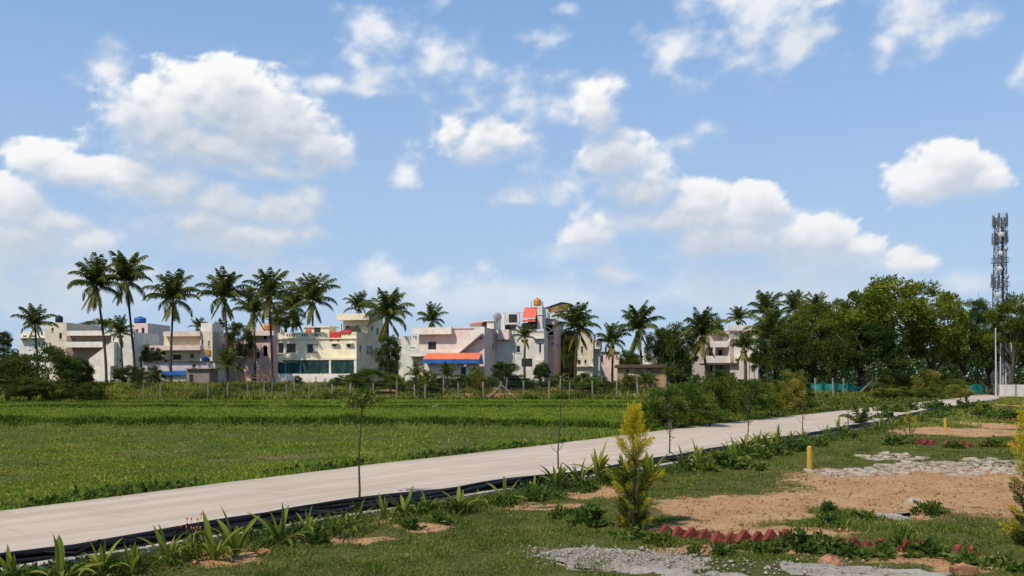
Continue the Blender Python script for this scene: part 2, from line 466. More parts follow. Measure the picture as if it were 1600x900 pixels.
# ======================================================================= land
def soilmat(name, green, green2, soil, soil2, gscale=.8):
    """short growth and bare earth, told apart by the 'soil' attribute"""
    m = bpy.data.materials.new(name); n, l = nt(m)
    geo = n.new('ShaderNodeNewGeometry'); pos = geo.outputs['Position']
    at = n.new('ShaderNodeAttribute'); at.attribute_name = 'soil'
    g = mixc(n, l, mapr(n, l, noise(n, l, pos, gscale, 5, .65), .35, .66), green, green2)
    g = mixc(n, l, mapr(n, l, noise(n, l, pos, 9, 4, .7), .45, .75), g, tuple(c * .55 for c in green))
    s = mixc(n, l, mapr(n, l, noise(n, l, pos, 1.3, 6, .65), .36, .64), soil, soil2)
    s = mixc(n, l, mathn(n, l, 'MULTIPLY', mapr(n, l, noise(n, l, pos, 14, 4, .7), .50, .72), .6), s, tuple(c * .55 for c in soil))
    s = mixc(n, l, mathn(n, l, 'MULTIPLY', mapr(n, l, noise(n, l, pos, 3.1, 5, .7), .58, .75), .4), s, (.45, .32, .21))
    e = mathn(n, l, 'ADD', at.outputs['Fac'], mathn(n, l, 'MULTIPLY', mathn(n, l, 'SUBTRACT', noise(n, l, pos, 5, 5, .7), .5), 1.0))
    c = mixc(n, l, mapr(n, l, e, .40, .62), g, s)
    bs = n.new('ShaderNodeBsdfPrincipled'); l.new(c, bs.inputs['Base Color']); bs.inputs['Roughness'].default_value = .95; bs.inputs['Specular IOR Level'].default_value = .1
    bp = n.new('ShaderNodeBump'); bp.inputs['Strength'].default_value = .9; bp.inputs['Distance'].default_value = .09
    l.new(noise(n, l, pos, 7, 6, .7), bp.inputs['Height']); l.new(bp.outputs[0], bs.inputs['Normal'])
    o = n.new('ShaderNodeOutputMaterial'); l.new(bs.outputs[0], o.inputs[0]); return m

def blob_mask(x, y, blobs, warp=.5, ws=.6):
    """irregular patches; each blob is (photo x, y, radius x, radius y) of a patch lying on the ground"""
    wx = x + fbm((x, y, 0*x), ws, 4)*warp*2; wy = y + fbm((x, y, 0*x+9), ws, 4)*warp*2
    f = np.zeros_like(x)
    for (px, py, rx, ry) in blobs:
        cx, cy = G(px, py); r_x = rx/FPX*cy; r_y = max(.25, abs(G(px, max(592, py-ry))[1]-G(px, py+ry)[1])/2); cy2 = (G(px, max(592, py-ry))[1]+G(px, py+ry)[1])/2
        cx2 = cx*cy2/cy
        r = np.sqrt(((wx-cx2)/r_x)**2+((wy-cy2)/r_y)**2)
        f = np.maximum(f, np.clip(1.6-1.1*r, 0, 1))
    return f
def belt_soil(x, y):
    n = fbm((x*.6, y*1.4, 0*x), .16, 4)
    return smooth(-.10, .12, n+.02)*smooth(-19, -13, x)*smooth(21, 14, x)*smooth(89.2, 90.5, y)*smooth(108, 103, y)
SOIL = [(1325,787,150,24),(1440,770,190,40),(1190,795,170,22),(1575,762,110,38),(1290,835,190,9),(930,765,48,12),(850,787,60,8),(470,838,90,10),(360,865,60,10),(560,815,60,8),
        (1245,655,32,6),(1500,674,110,7),(1590,652,60,8),(1590,636,30,8),(1180,855,160,8),(1450,868,120,12),(1560,880,80,10),(1510,885,60,8),(1060,865,60,10),(590,838,40,8),(660,826,30,6),(1110,820,90,10),(1560,665,60,6)]
LUSH = [(1380,825,110,18),(1310,806,40,12)]
SLAB = [(930,878,110,24),(1060,890,150,24),(1240,895,170,20),(1400,897,140,14)]
def soil_at(x, y):
    s = blob_mask(x, y, SOIL, .35, .8)
    s = s*(1-.9*blob_mask(x, y, LUSH, .3, .8))
    return s

core_x = np.arange(-110, 141, 1.0); out_l = -np.geomspace(5200, 112, 16); out_r = np.geomspace(142, 5200, 16)
gx = np.concatenate([out_l, core_x, out_r]); gy = np.concatenate([-np.geomspace(5200, 32, 12), np.arange(-30, 141, 1.0), np.geomspace(142, 5200, 18)])
GX, GY = np.meshgrid(gx, gy)
incore = (GX > -110) & (GX < 140) & (GY > -30) & (GY < 140)
gzz = gz(GX, GY) - .08 + np.where(incore & (GY > 88), fbm((GX, GY, 0*GX), .3, 4)*.25, 0) * smooth(4, 10, RLx(GY)-GX)
def grid_faces(nrow, ncol):
    i = np.arange(nrow-1)[:, None]*ncol; j = np.arange(ncol-1)[None, :]
    return np.stack([i+j, i+j+1, i+ncol+j+1, i+ncol+j], -1).reshape(-1, 4)
soilattr = np.where(incore, belt_soil(GX, GY), 0)
me = np_mesh('ground', np.stack([GX, GY, gzz], -1).reshape(-1, 3), grid_faces(*GX.shape), dict(soil=('FLOAT', soilattr.ravel())), True)
tag(link('ground', me, soilmat('meadow_earth', (.05, .065, .016), (.085, .090, .026), (.34, .155, .07), (.30, .19, .10), .4)), kind='structure')

# ---- crop field, with its two low banks
BANKS = [(39.5, .30, .7), (64.0, .16, 1.0), (76.0, .10, .8)]
def bank_y(k, x):
    y0 = BANKS[k][0]
    return y0 + fbm((x*.05, 0*x+k*4, 0*x), 1, 3)*2.2 - .015*x
def field_z(x, y):
    z = .01 + fbm((x, y, 0*x), .45, 4)*.09 + fbm((x, y, 0*x+5), 3.1, 2)*.03
    for k, (y0, h, w) in enumerate(BANKS):
        z = z + h*np.exp(-((y-bank_y(k, x))/w)**2)*smooth(16, 2, x-RLx(y)+16)
    return z
fy = np.concatenate([np.arange(-14, 12, 1.0), np.geomspace(12, 89, 190)])
fs = np.concatenate([np.linspace(0, 1, 200)**1.0])
FY = np.repeat(fy[:, None], len(fs), 1)
FX = (RLx(FY)-.05)*fs[None, :] + (-.66*FY-22)*(1-fs[None, :])
FZ = field_z(FX, FY)*smooth(0, .6, RLx(FY)-FX) + .0
me = np_mesh('field', np.stack([FX, FY, FZ], -1).reshape(-1, 3), grid_faces(*FX.shape),
             dict(soil=('FLOAT', np.clip(.50*smooth(40, 24, FY)*(.75+fbm((FX, FY, 0*FX), .3, 4)*1.8), 0, 1).ravel())), True)
tag(link('field', me, soilmat('crop_field_earth', (.065, .085, .014), (.110, .130, .024), (.22, .15, .065), (.17, .135, .055), .5)), kind='structure')

# ---- road
def strip(name, left, right, ztop, zbot, mat, step=.6, jit=.05, ns=6):
    ys = np.concatenate([np.arange(left[0][1], 60, step), np.arange(60, left[-1][1], 3.0)])
    xl = np.interp(ys, [p[1] for p in left], [p[0] for p in left]); xr = np.interp(ys, [p[1] for p in right], [p[0] for p in right])
    xl = xl + fbm((ys*.9, 0*ys, 0*ys), 1, 3)*jit*2; xr = xr + fbm((ys*.9, 0*ys+3, 0*ys), 1, 3)*jit*2
    t = np.linspace(0, 1, ns+1)
    PX = xl[:, None]*(1-t)+xr[:, None]*t; PY = np.repeat(ys[:, None], ns+1, 1)
    PZ = ztop + fbm((PX, PY, 0*PX), .35, 2)*.012
    PX = np.concatenate([PX[:, :1]-.02, PX, PX[:, -1:]+.02], 1); PY = np.concatenate([PY[:, :1], PY, PY[:, -1:]], 1)
    PZ = np.concatenate([np.full((len(ys), 1), zbot), PZ, np.full((len(ys), 1), zbot)], 1)
    return link(name, np_mesh(name, np.stack([PX, PY, PZ], -1).reshape(-1, 3), grid_faces(*PX.shape)), mat)
def roadmat():
    m = bpy.data.materials.new('pale_concrete_road'); n, l = nt(m)
    geo = n.new('ShaderNodeNewGeometry'); pos = geo.outputs['Position']
    rot = n.new('ShaderNodeMapping'); rot.inputs['Rotation'].default_value = (0, 0, R(35.5)); l.new(pos, rot.inputs[0])   # y now runs along the road
    st = n.new('ShaderNodeMapping'); st.inputs['Scale'].default_value = (1.6, .16, 1); l.new(rot.outputs[0], st.inputs[0])
    a = noise(n, l, st.outputs[0], 1.4, 6, .65)
    cr = n.new('ShaderNodeMapping'); cr.inputs['Scale'].default_value = (.35, 2.2, 1); l.new(rot.outputs[0], cr.inputs[0])
    b = noise(n, l, cr.outputs[0], 1.6, 5, .6)
    c = mixc(n, l, mapr(n, l, a, .33, .68), (.435, .345, .26), (.535, .44, .34))
    c = mixc(n, l, mathn(n, l, 'MULTIPLY', mapr(n, l, b, .50, .72), .5), c, (.37, .285, .215))
    c = mixc(n, l, mathn(n, l, 'MULTIPLY', mapr(n, l, noise(n, l, pos, .45, 5, .7), .52, .74), .5), c, (.43, .30, .20))
    c = mixc(n, l, mathn(n, l, 'MULTIPLY', mapr(n, l, noise(n, l, pos, 11, 4, .7), .56, .72), .35), c, (.34, .26, .2))
    s = n.new('ShaderNodeBsdfPrincipled'); l.new(c, s.inputs['Base Color']); s.inputs['Roughness'].default_value = .88; s.inputs['Specular IOR Level'].default_value = .2
    bp = n.new('ShaderNodeBump'); bp.inputs['Strength'].default_value = .35; bp.inputs['Distance'].default_value = .02
    l.new(mathn(n, l, 'ADD', noise(n, l, cr.outputs[0], 6, 4, .6), noise(n, l, pos, 30, 3, .6)), bp.inputs['Height']); l.new(bp.outputs[0], s.inputs['Normal'])
    o = n.new('ShaderNodeOutputMaterial'); l.new(s.outputs[0], o.inputs[0]); return m
RL_m, RR_m = [p for p in RL if p[1] < 107], [p for p in RR if p[1] < 107]
tag(strip('road', RL_m, RR_m, RZ, -.25, roadmat()), kind='structure')
dirt = [p for p in RL if p[1] > 105], [p for p in RR if p[1] > 105]
tag(strip('dirt_path', dirt[0], dirt[1], .06, -.3, paint('dirt_path_earth', (.42, .30, .20), var=.3, scale=.8, rough=.95, spec=.1), jit=.3), kind='structure')

# ---- lawn and bare plots right of the road
ly = np.concatenate([np.arange(-14, 8, 1.0), np.geomspace(8, 112, 300)])
lt = np.linspace(0, 1, 330)**1.5
LY = np.repeat(ly[:, None], len(lt), 1)
LX0 = RRx(LY)+.18
LX = LX0*(1-lt) + np.maximum(.64*LY+14, LX0+12)*lt
def lawn_z(x, y):
    e = smooth(.2, 1.6, x-RRx(y))
    near = smooth(80, 40, y)
    z = .03*(1-e) + (fbm((x, y, 0*x), .55, 4)*.14 + fbm((x, y, 0*x+2), 3.0, 3)*.035 - .02)*e*near
    s = soil_at(x, y)
    z = z + s*(fbm((x, y, 0*x+4), 2.2, 4)*.06 - .01)*near
    cx, cy = G(1250, 848)
    z = z + .10*np.exp(-((x-G(1270, 838)[0])/1.6)**2-((y-G(1270, 838)[1])/.5)**2)      # low heap of red earth behind the edging
    return z
LS = soil_at(LX, LY)
me = np_mesh('lawn', np.stack([LX, LY, lawn_z(LX, LY)], -1).reshape(-1, 3), grid_faces(*LX.shape), dict(soil=('FLOAT', LS.ravel())), True)
tag(link('lawn', me, soilmat('lawn_and_red_earth', (.070, .080, .018), (.125, .115, .034), (.40, .22, .10), (.47, .295, .15), .7)), kind='structure')

# ---- kerb
def kerb():
    mb = MB(); ys = list(np.arange(2, 50, 1.0)) + list(np.arange(50, 92, 3.0))
    pl = [Vector((float(RRx(y))+.40, y, 0)) for y in ys]
    w, h = .13, .13
    for i in range(len(pl)-1):
        d = (pl[i+1]-pl[i]).normalized(); nn = Vector((d.y, -d.x, 0)); a, b = pl[i]+d*.012, pl[i+1]-d*.012
        z0 = rnd.uniform(-.012, .012)
        mb.prism([a-nn*w/2+Vector((0,0,-.2)), a+nn*w/2+Vector((0,0,-.2)), a+nn*w/2+Vector((0,0,h-.015+z0)), a+nn*(w/2-.02)+Vector((0,0,h+z0)), a-nn*w/2+Vector((0,0,h+z0))], b-a)
    return tag(mb.build('kerb', M_kerb), kind='structure')
kerb()
# ======================================================================= houses
class House:
    """one building; sizes come from where its edges stand in the photograph, worked out at the depth of its nearest corner"""
    def __init__(s, name, label, pxc, depth, a, group=None, cat='house'):
        s.a = R(a); s.c, s.s = math.cos(s.a), math.sin(s.a)
        s.ox, s.oy = X(pxc, depth), depth
        s.gz = float(gz(s.ox, s.oy)) - .25
        s.root = tag(empty(name, (s.ox, s.oy, s.gz), s.a), label, cat, group)
    def U(s, px, v=0):
        k = (px-CX)/FPX; ox, oy = s.ox - v*s.s, s.oy + v*s.c
        return (k*oy-ox)/(s.c-k*s.s)
    def V(s, px, u=0):
        k = (px-CX)/FPX; ox, oy = s.ox + u*s.c, s.oy + u*s.s
        return (ox-k*oy)/(s.s+k*s.c)
    def H(s, py): return Z(py, s.oy) - s.gz
    def part(s, name, mb, mat, parent=None): return mb.build(name, mat, parent or s.root)
    def _facade(s, a0, a1, z0, z1, holes, t, place):
        """wall with openings; place(a, depth_in, z) gives the local point"""
        mb = MB()
        A = sorted({a0, a1, *[h[0] for h in holes], *[h[2] for h in holes]}); ZZ = sorted({z0, z1, *[h[1] for h in holes], *[h[3] for h in holes]})
        A = [q for q in A if a0 <= q <= a1]; ZZ = [q for q in ZZ if z0 <= q <= z1]
        for i in range(len(A)-1):
            for j in range(len(ZZ)-1):
                ca, cz = (A[i]+A[i+1])/2, (ZZ[j]+ZZ[j+1])/2
                if any(h[0] < ca < h[2] and h[1] < cz < h[3] for h in holes): continue
                mb.poly([place(A[i], 0, ZZ[j]), place(A[i+1], 0, ZZ[j]), place(A[i+1], 0, ZZ[j+1]), place(A[i], 0, ZZ[j+1])])
                mb.poly([place(A[i], t, ZZ[j]), place(A[i], t, ZZ[j+1]), place(A[i+1], t, ZZ[j+1]), place(A[i+1], t, ZZ[j])])
        for h in holes + [(a0, z0, a1, z1)]:
            b0, w0, b1, w1 = h[:4]
            mb.poly([place(b0, 0, w0), place(b0, t, w0), place(b1, t, w0), place(b1, 0, w0)])
            mb.poly([place(b0, 0, w1), place(b1, 0, w1), place(b1, t, w1), place(b0, t, w1)])
            mb.poly([place(b0, 0, w0), place(b0, 0, w1), place(b0, t, w1), place(b0, t, w0)])
            mb.poly([place(b1, 0, w0), place(b1, t, w0), place(b1, t, w1), place(b1, 0, w1)])
        return mb
    def _fill(s, h, kind, place, shade):
        b0, w0, b1, w1 = h[:4]
        def bx(mb, p, q, d0, d1, r, t):
            c = [place(p, d0, r), place(q, d1, t)]
            mb.box(c[0][0], c[1][0], c[0][1], c[1][1], c[0][2], c[1][2])
        if kind == 'o': return
        f = MB(); fr = .06; n = 1 if (b1-b0) < .8 else (2 if (b1-b0) < 1.7 else 3)
        bx(f, b0, b1, .06, .14, w0, w0+fr); bx(f, b0, b1, .06, .14, w1-fr, w1)
        for i in range(n+1):
            q = b0 + (b1-b0-fr)*i/n
            bx(f, q, q+fr, .062, .138, w0+fr, w1-fr)
        if kind == 'g':
            for i in range(1, 5): zz = w0+(w1-w0)*i/5; bx(f, b0+fr, b1-fr, .07, .09, zz-.015, zz+.015)
        wd = s.part('door' if kind == 'd' else 'window', f, M_frame if kind != 'w' else M_wframe)
        p = MB(); bx(p, b0+fr*.5, b1-fr*.5, .095, .115, w0+fr*.5, w1-fr*.5)
        p.build('panel' if kind == 'd' else 'pane', M_dark if kind == 'd' else glassmat(), wd)
        if kind == 'c':                                   # a pale curtain behind half of the window
            c = MB(); m0 = (b0+b1)/2; k = 8
            for i in range(k):
                q0, q1 = m0+(b1-fr-m0)*i/k, m0+(b1-fr-m0)*(i+1)/k
                bx(c, q0, q1, .07+.012*(i % 2), .092, w0+fr, w1-fr)
            c.build('curtain', M_bluegrey, wd)
        if kind != 'd' and w0 > 1.5:
            sl = MB(); bx(sl, b0-.08, b1+.08, -.07, .06, w0-.07, w0-.003); s.part('sill', sl, s.trim)
        if shade:
            sh = MB(); bx(sh, b0-.18, b1+.18, -.5, .02, w1+.08, w1+.16); s.part('sunshade', sh, s.trim)
    trim = None
    def front(s, mat, px0, px1, py0, py1, holes=(), v=0.0, t=.22, shade=False, name='wall', u0=None, u1=None):
        a0 = s.U(px0, v) if u0 is None else u0; a1 = s.U(px1, v) if u1 is None else u1
        z0 = 0 if py1 is None else s.H(py1); z1 = s.H(py0); s.trim = mat
        hs = [(s.U(h[0], v), s.H(h[3]), s.U(h[2], v), s.H(h[1]), h[4] if len(h) > 4 else 'w') for h in holes]
        place = lambda a, d, z: (a, v+d, z)
        w = s.part(name, s._facade(a0, a1, z0, z1, hs, t, place), mat)
        for h in hs: s._fill(h, h[4], place, shade and h[4] != 'd')
        return w
    def side(s, mat, px0, px1, py0, py1, holes=(), u=0.0, t=.22, shade=False, name='wall', v0=None, v1=None):
        a0 = s.V(px0, u) if v0 is None else v0; a1 = s.V(px1, u) if v1 is None else v1
        z0 = 0 if py1 is None else s.H(py1); z1 = s.H(py0); s.trim = mat
        hs = [(s.V(h[0], u), s.H(h[3]), s.V(h[2], u), s.H(h[1]), h[4] if len(h) > 4 else 'w') for h in holes]
        place = lambda a, d, z: (u-d, a, z)
        w = s.part(name, s._facade(a0, a1, z0, z1, hs, t, place), mat)
        for h in hs: s._fill(h, h[4], place, shade and h[4] != 'd')
        return w
    def block(s, mat, px0, px1, py0, py1, holes=(), sholes=(), v=0.0, dep=8.0, u1=None, shade=False, roof=True, side_px=None, base=None):
        """four walls and a roof; the front stands at v, px0..px1 wide"""
        ua = s.U(px0, v); ub = s.U(px1, v) if u1 is None else u1
        if side_px is not None: dep = s.V(side_px, ub) - v
        s.front(mat, px0, px1, py0, py1, holes, v, shade=shade, u0=ua, u1=ub)
        z0 = 0 if py1 is None else s.H(py1); z1 = s.H(py0)
        s.side(mat, 0, 0, py0, py1, sholes, u=ub-.001, shade=shade, v0=v+.222, v1=v+dep-.002)
        s.part('wall', MB().box(ua+.001, ua+.22, v+.222, v+dep-.002, z0, z1), mat)
        s.part('wall', MB().box(ua, ub, v+dep, v+dep+.22, z0, z1), mat)
        if roof: s.part('roof', MB().box(ua+.23, ub-.23, v+.23, v+dep-.01, z1-.75, z1-.6), mat)
        # floors inside, so the rooms behind the openings are closed
        zz = z1-3.6
        while zz > z0+1.5:
            s.part('floor', MB().box(ua+.23, ub-.23, v+.23, v+dep-.01, zz-.15, zz), M_grey); zz -= 3.0
        return ua, ub, z0, z1, dep
    def fbox(s, name, mat, px0, px1, py0, py1, v0, v1, parent=None):
        return s.part(name, MB().box(s.U(px0, v0), s.U(px1, v0), v0, v1, s.H(py1), s.H(py0)), mat, parent)
    def sbox(s, name, mat, px0, px1, py0, py1, u0, u1):
        return s.part(name, MB().box(u0, u1, s.V(px0, u1), s.V(px1, u1), s.H(py1), s.H(py0)), mat)
    def world(s, u, v, z): return Vector((s.ox+u*s.c-v*s.s, s.oy+u*s.s+v*s.c, s.gz+z))

def water_tank(px, py_bot, y, r, h, mat, label, name='water_tank'):
    t = tag(empty(name, (X(px, y), y, Z(py_bot, y))), label, 'water tank')
    b = MB().lathe([(r*.96, 0), (r, .05), (r, h*.25), (r*1.03, h*.28), (r, h*.31), (r, h*.55), (r*1.03, h*.58), (r, h*.61), (r*.98, h*.8), (r*.55, h*.95), (r*.3, h)], 14)
    b.build('body', mat, t, smooth_shade=True)
    MB().lathe([(r*.30, h*.99), (r*.32, h*1.0), (r*.32, h*1.06), (r*.05, h*1.09)], 10).build('lid', mat, t)
    return t

# ---- cream house with the green netting below it
h = House('cream_house', 'cream two-storey house with dark green netting along its ground floor', 557, 118, -12)
ua, ub, z0, z1, dep = h.block(M_cream, 434, 557, 518.5, None,
    holes=[(434.6,535,443,551,'g'),(447.5,536,462,550,'g'),(480,537,497,551,'c'),(518,537,526,541.5,'w'),(541,537,548,543.5,'w')],
    side_px=600, sholes=[(561.5,538,565,550,'w'),(572.5,538.5,582,553,'w'),(586.5,540,590,548,'w')])
h.fbox('parapet_band', M_cream, 433, 557.3, 527.5, 529.5, -.16, -.004)
for p in (449,452.5,456,459.5,472.5,476,479.5,492,494.5,497,500): h.fbox('parapet_slot', M_dark, p-.7, p+.7, 520.5, 524.5, -.03, -.006)
h.fbox('ledge', M_cream, 434, 461, 552.5, 559, -1.0, -.003)
h.fbox('ledge', M_cream, 434, 557.2, 559.3, 562.5, -1.15, -.002)
h.fbox('ledge', M_cream, 516, 528, 536, 537, -.5, -.002); h.fbox('ledge', M_cream, 540, 550, 536, 537, -.5, -.002)
# netting hung between the posts of the verandah
vn = -1.05
def net(px0, px1, py0, py1):
    mb = MB(); k = 14; u0, u1 = h.U(px0, vn), h.U(px1, vn); za, zb = h.H(py0), h.H(py1)
    top = [(u0+(u1-u0)*i/k, vn+.05*math.sin(i*1.9), za-.10*math.sin(math.pi*i/k)) for i in range(k+1)]
    bot = [(u0+(u1-u0)*i/k, vn+.09*math.sin(i*1.3+1), zb+.06*math.sin(i*2.1)) for i in range(k+1)]
    for i in range(k):
        mb.poly([bot[i], bot[i+1], top[i+1], top[i]]); a, b, c, d = [(p[0], p[1]+.02, p[2]) for p in (bot[i], bot[i+1], top[i+1], top[i])]; mb.poly([d, c, b, a])
    h.part('netting', mb, M_teal)
net(434, 468, 565.5, 583.5); net(471, 513, 564.5, 583.5); net(518, 553, 564.5, 583.5)
for p in (446, 469.5): h.fbox('post', M_tealpost, p-1.2, p+1.2, 562.6, 585, vn-.06, vn+.1)
h.fbox('post', M_ledge, 514, 517, 562.6, 585, vn-.06, vn+.1)
h.fbox('column', M_ledge, 553, 557, 562.6, None or 586, -1.1, -.7)
wall = h.fbox('compound_wall', M_ledge, 431, 552, 584, 603, -1.5, -1.32)
# rooftop: stair tower at the back right and a low room at the left
v3 = h.V(575, ub)
h.block(M_cream, 536, 575, 487, 519, v=max(2.5, v3), u1=ub+.002, side_px=598, sholes=[(579.5,505.5,583.5,513,'w'),(588,507,592,520,'w')], holes=[(540,506,548,517.5,'d')])
vt = max(2.5, v3)
h.part('parapet', MB().box(h.U(526, vt-1.3), h.U(576, vt-1.3)+.02, vt-1.3, vt-.01, h.H(497.5), h.H(487.2)), M_cream)
h.fbox('parapet', M_cream, 583, 597, 470, 482, vt+2.8, vt+5.2)
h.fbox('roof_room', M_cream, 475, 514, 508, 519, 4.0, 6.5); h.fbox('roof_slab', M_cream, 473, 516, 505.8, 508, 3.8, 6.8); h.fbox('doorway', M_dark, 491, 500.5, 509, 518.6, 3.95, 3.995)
h.fbox('railing', M_dark, 533, 534, 505, 518, 1.2, 1.25)
def cloth(px0, px1, py0, py1, v, mat, label, hs, cat='cloth', name='hanging_cloth', sag=.12, seed=1):
    r = random.Random(seed); u0, u1 = hs.U(px0, v), hs.U(px1, v); za, zb = hs.H(py0), hs.H(py1); k, m = 12, 7
    V, F = [], []
    for j in range(m+1):
        for i in range(k+1):
            p = hs.world(u0+(u1-u0)*i/k, v-.04-.06*math.sin(i*1.4+j*.3)*(j/m)-.03, za+(zb-za)*j/m*(1+.08*math.sin(i*.9))-sag*math.sin(math.pi*i/k)*(1-j/m)*.4)
            V.append(tuple(p))
    for j in range(m):
        for i in range(k): F.append((j*(k+1)+i, (j+1)*(k+1)+i, (j+1)*(k+1)+i+1, j*(k+1)+i+1))
    me = np_mesh(name, V, F, None, True); o = link(name, me, mat); md = o.modifiers.new('thick', 'SOLIDIFY'); md.thickness = .02
    return tag(o, label, cat)
cloth(515, 533, 517.2, 531.5, 0, M_red, 'large red cloth hung over the parapet of the cream house', h, seed=2)
cloth(534, 549, 515.5, 522, 0, M_red, 'small crumpled red cloth at the right end of the cream house parapet', h, seed=5)
cloth(478, 487, 511.5, 518.4, 3.7, M_red, 'red cloth in front of the rooftop room of the cream house', h, seed=8)
tp = MB(); p0, p1 = h.world(h.U(536, 2), 2, h.H(514)), h.world(h.U(560, 2), 2, h.H(506))
tp.prism([tuple(p0), tuple(p1), tuple(p1+Vector((.2, 1.4, -1.0))), tuple(p0+Vector((0, 1.4, -.4)))], (0, 0, .04))
tag(tp.build('tarpaulin', paint('grey_tarp', (.10, .11, .12))), 'slanting dark grey tarpaulin on the cream house roof', 'tarpaulin')

# ---- stair house: pinkish house with an outside stair, and its grey-white side
h = House('stair_house', 'pale pink house with a diagonal outside staircase on its front', 757, 116, -12)
ua, ub, z0, z1, dep = h.block(M_pale, 655, 757, 511, None, holes=[(669,533,681.5,546,'g'),(747,524,753,530,'d')], side_px=778, sholes=[(769,534,771.7,546,'w')])
h.block(M_grey, 623, 654.8, 523, None, v=1.6, dep=8, holes=[(640,541,649,553,'w')])
h.fbox('parapet', M_ledge, 643, 705, 511.2, 522, -.9, -.004)
h.fbox('parapet', M_pale, 705.2, 757.3, 510.6, 513, -.12, -.004)
h.fbox('balcony_slab', M_ledge, 633, 655, 553.5, 556.5, -.9, 1.58)
h.fbox('balcony_rail', M_bluegrey, 634, 654.5, 543.5, 553.2, -.85, -.8)
h.fbox('balcony_parapet', M_ledge, 655, 701, 546, 556.5, -1.05, -.9); h.fbox('balcony_slab', M_ledge, 655, 712, 554.5, 556.3, -.89, -.003)
st = MB(); va, vb = -1.05, -.9
P = lambda px, py: (h.U(px, va), va, h.H(py))
st.prism([P(701.05, 546), P(701.05, 556.4), P(711, 556.4), P(752, 522), P(757, 521), P(757, 511.2), P(745, 511.8)], (0, .15, 0)); h.part('stair_parapet', st, M_ledge)
steps = MB(); n = 17
x0, zlo, x1, zhi = h.U(712, va), h.H(554), h.U(752, va), h.H(521)
for i in range(n):
    q0, q1 = x0+(x1-x0)*i/n, x0+(x1-x0)*(i+1)/n; zz = zlo+(zhi-zlo)*(i+1)/n
    steps.box(q0, q1, vb+.004, -.006, zz-.32, zz)
h.part('stairs', steps, M_grey)
h.fbox('roof_hut', M_ledge, 734, 752, 503, 511, 3.5, 6.0); h.part('hut_roof', MB().prism([(h.U(731,3.2), 3.2, h.H(504)), (h.U(748,3.2), 3.2, h.H(500.5)), (h.U(755,3.2), 3.2, h.H(501.5)), (h.U(755,3.2), 3.2, h.H(503))], (0, 3.2, 0)), M_orange)
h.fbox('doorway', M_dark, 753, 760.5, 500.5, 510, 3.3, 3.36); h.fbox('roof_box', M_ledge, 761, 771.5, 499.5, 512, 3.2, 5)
h.fbox('roof_slab', M_white, 753, 772, 498.2, 499.6, 3.0, 5.4)
for p in (646, 700, 711): h.part('post', MB().bar((h.U(p, 1), 1, h.H(511)), (h.U(p, 1), 1, h.H(506)), .08), M_grey)
# lean-to with the orange sheet roof
v0 = -4.2
vv = -.95
o_ = MB(); tl, tr_, br_, bl_ = (h.U(667, -1.2), -1.2, h.H(552.2)), (h.U(752.5, -1.2), -1.2, h.H(552.2)), (h.U(748, v0), v0, h.H(562)), (h.U(660.5, v0), v0, h.H(562.2))
o_.prism([bl_, br_, tr_, tl], (0, 0, .05)); h.part('sheet_roof', o_, M_orange)
h.part('gable_sheet', MB().prism([(br_[0]+.02, v0, br_[2]), (tr_[0]+.02, -1.2, tr_[2]), (tr_[0]+.02, -.4, br_[2]-.6), (br_[0]+.02, v0, br_[2]-.6)], (.04, 0, 0)), M_blue)
h.fbox('blue_band', M_blue, 661, 748, 562.3, 568.5, v0, v0+.05)
h.fbox('lean_to_wall', M_grey, 662, 720, 566, 600, v0+1.2, v0+1.35); h.fbox('lean_to_wall', M_grey, 728, 749, 566, 600, v0+1.2, v0+1.35)
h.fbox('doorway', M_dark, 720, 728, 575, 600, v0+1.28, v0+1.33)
for p in (662, 704, 748): h.part('post', MB().bar((h.U(p, v0+.1), v0+.1, 0), (h.U(p, v0+.1), v0+.1, h.H(563)), .12), M_wood)

# ---- grey-white house with the frames and the coral sheet on its roof
h = House('grey_white_house', 'grey white house with concrete frames and a coral awning on its roof', 850, 121, -12)
ua, ub, z0, z1, dep = h.block(M_grey, 775, 850, 515, None, holes=[(806.5,540,813,551,'w'),(815,560,832,573,'d'),(842,536,846,552,'w')], dep=9)
h.fbox('balcony', M_pale, 778.5, 795, 515, 530.5, -1.3, -.003)
h.fbox('shutter', M_ledge, 779, 795, 532, 551, -.06, -.003)
h.fbox('balcony', M_grey, 832, 849, 563, 575, -.9, -.003)
h.part('drain_pipe', MB().tube([(h.U(802.5, -.1), -.1, 0), (h.U(802.5, -.1), -.1, h.H(516))], .05, 6), M_grey)
for p in (787, 810): h.fbox('column', M_ledge, p-1.5, p+1.5, 487, 515, .1, .45)
h.fbox('column', M_ledge, 770, 776, 486, 515, 2.4, 5)
h.fbox('beam', M_ledge, 786, 811.5, 503.5, 505.3, .1, .4); h.fbox('beam', M_ledge, 786, 816, 486, 487.6, .05, .5)
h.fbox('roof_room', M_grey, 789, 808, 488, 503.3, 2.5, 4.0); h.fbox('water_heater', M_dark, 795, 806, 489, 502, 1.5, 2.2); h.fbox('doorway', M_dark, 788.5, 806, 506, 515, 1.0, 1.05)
h.fbox('parapet', M_grey, 811, 850, 514, 518, -.1, -.003)
h.part('awning', MB().prism([(h.U(819.5, 1.5), 1.5, h.H(479)), (h.U(839, 1.5), 1.5, h.H(479)), (h.U(836, -.8), -.8, h.H(497.5)), (h.U(815.8, -.8), -.8, h.H(497.5))], (0, .06, .05)), M_redaw)
h.part('awning_side', MB().prism([(h.U(839.1, 1.5), 1.5, h.H(479)), (h.U(839.1, 1.5), 1.5, h.H(499)), (h.U(836.1, -.8), -.8, h.H(499)), (h.U(836.1, -.8), -.8, h.H(497.5))], (.05, 0, 0)), M_red)
h.fbox('awning_valance', M_redaw, 815.8, 836.5, 500, 503, -.82, -.76)
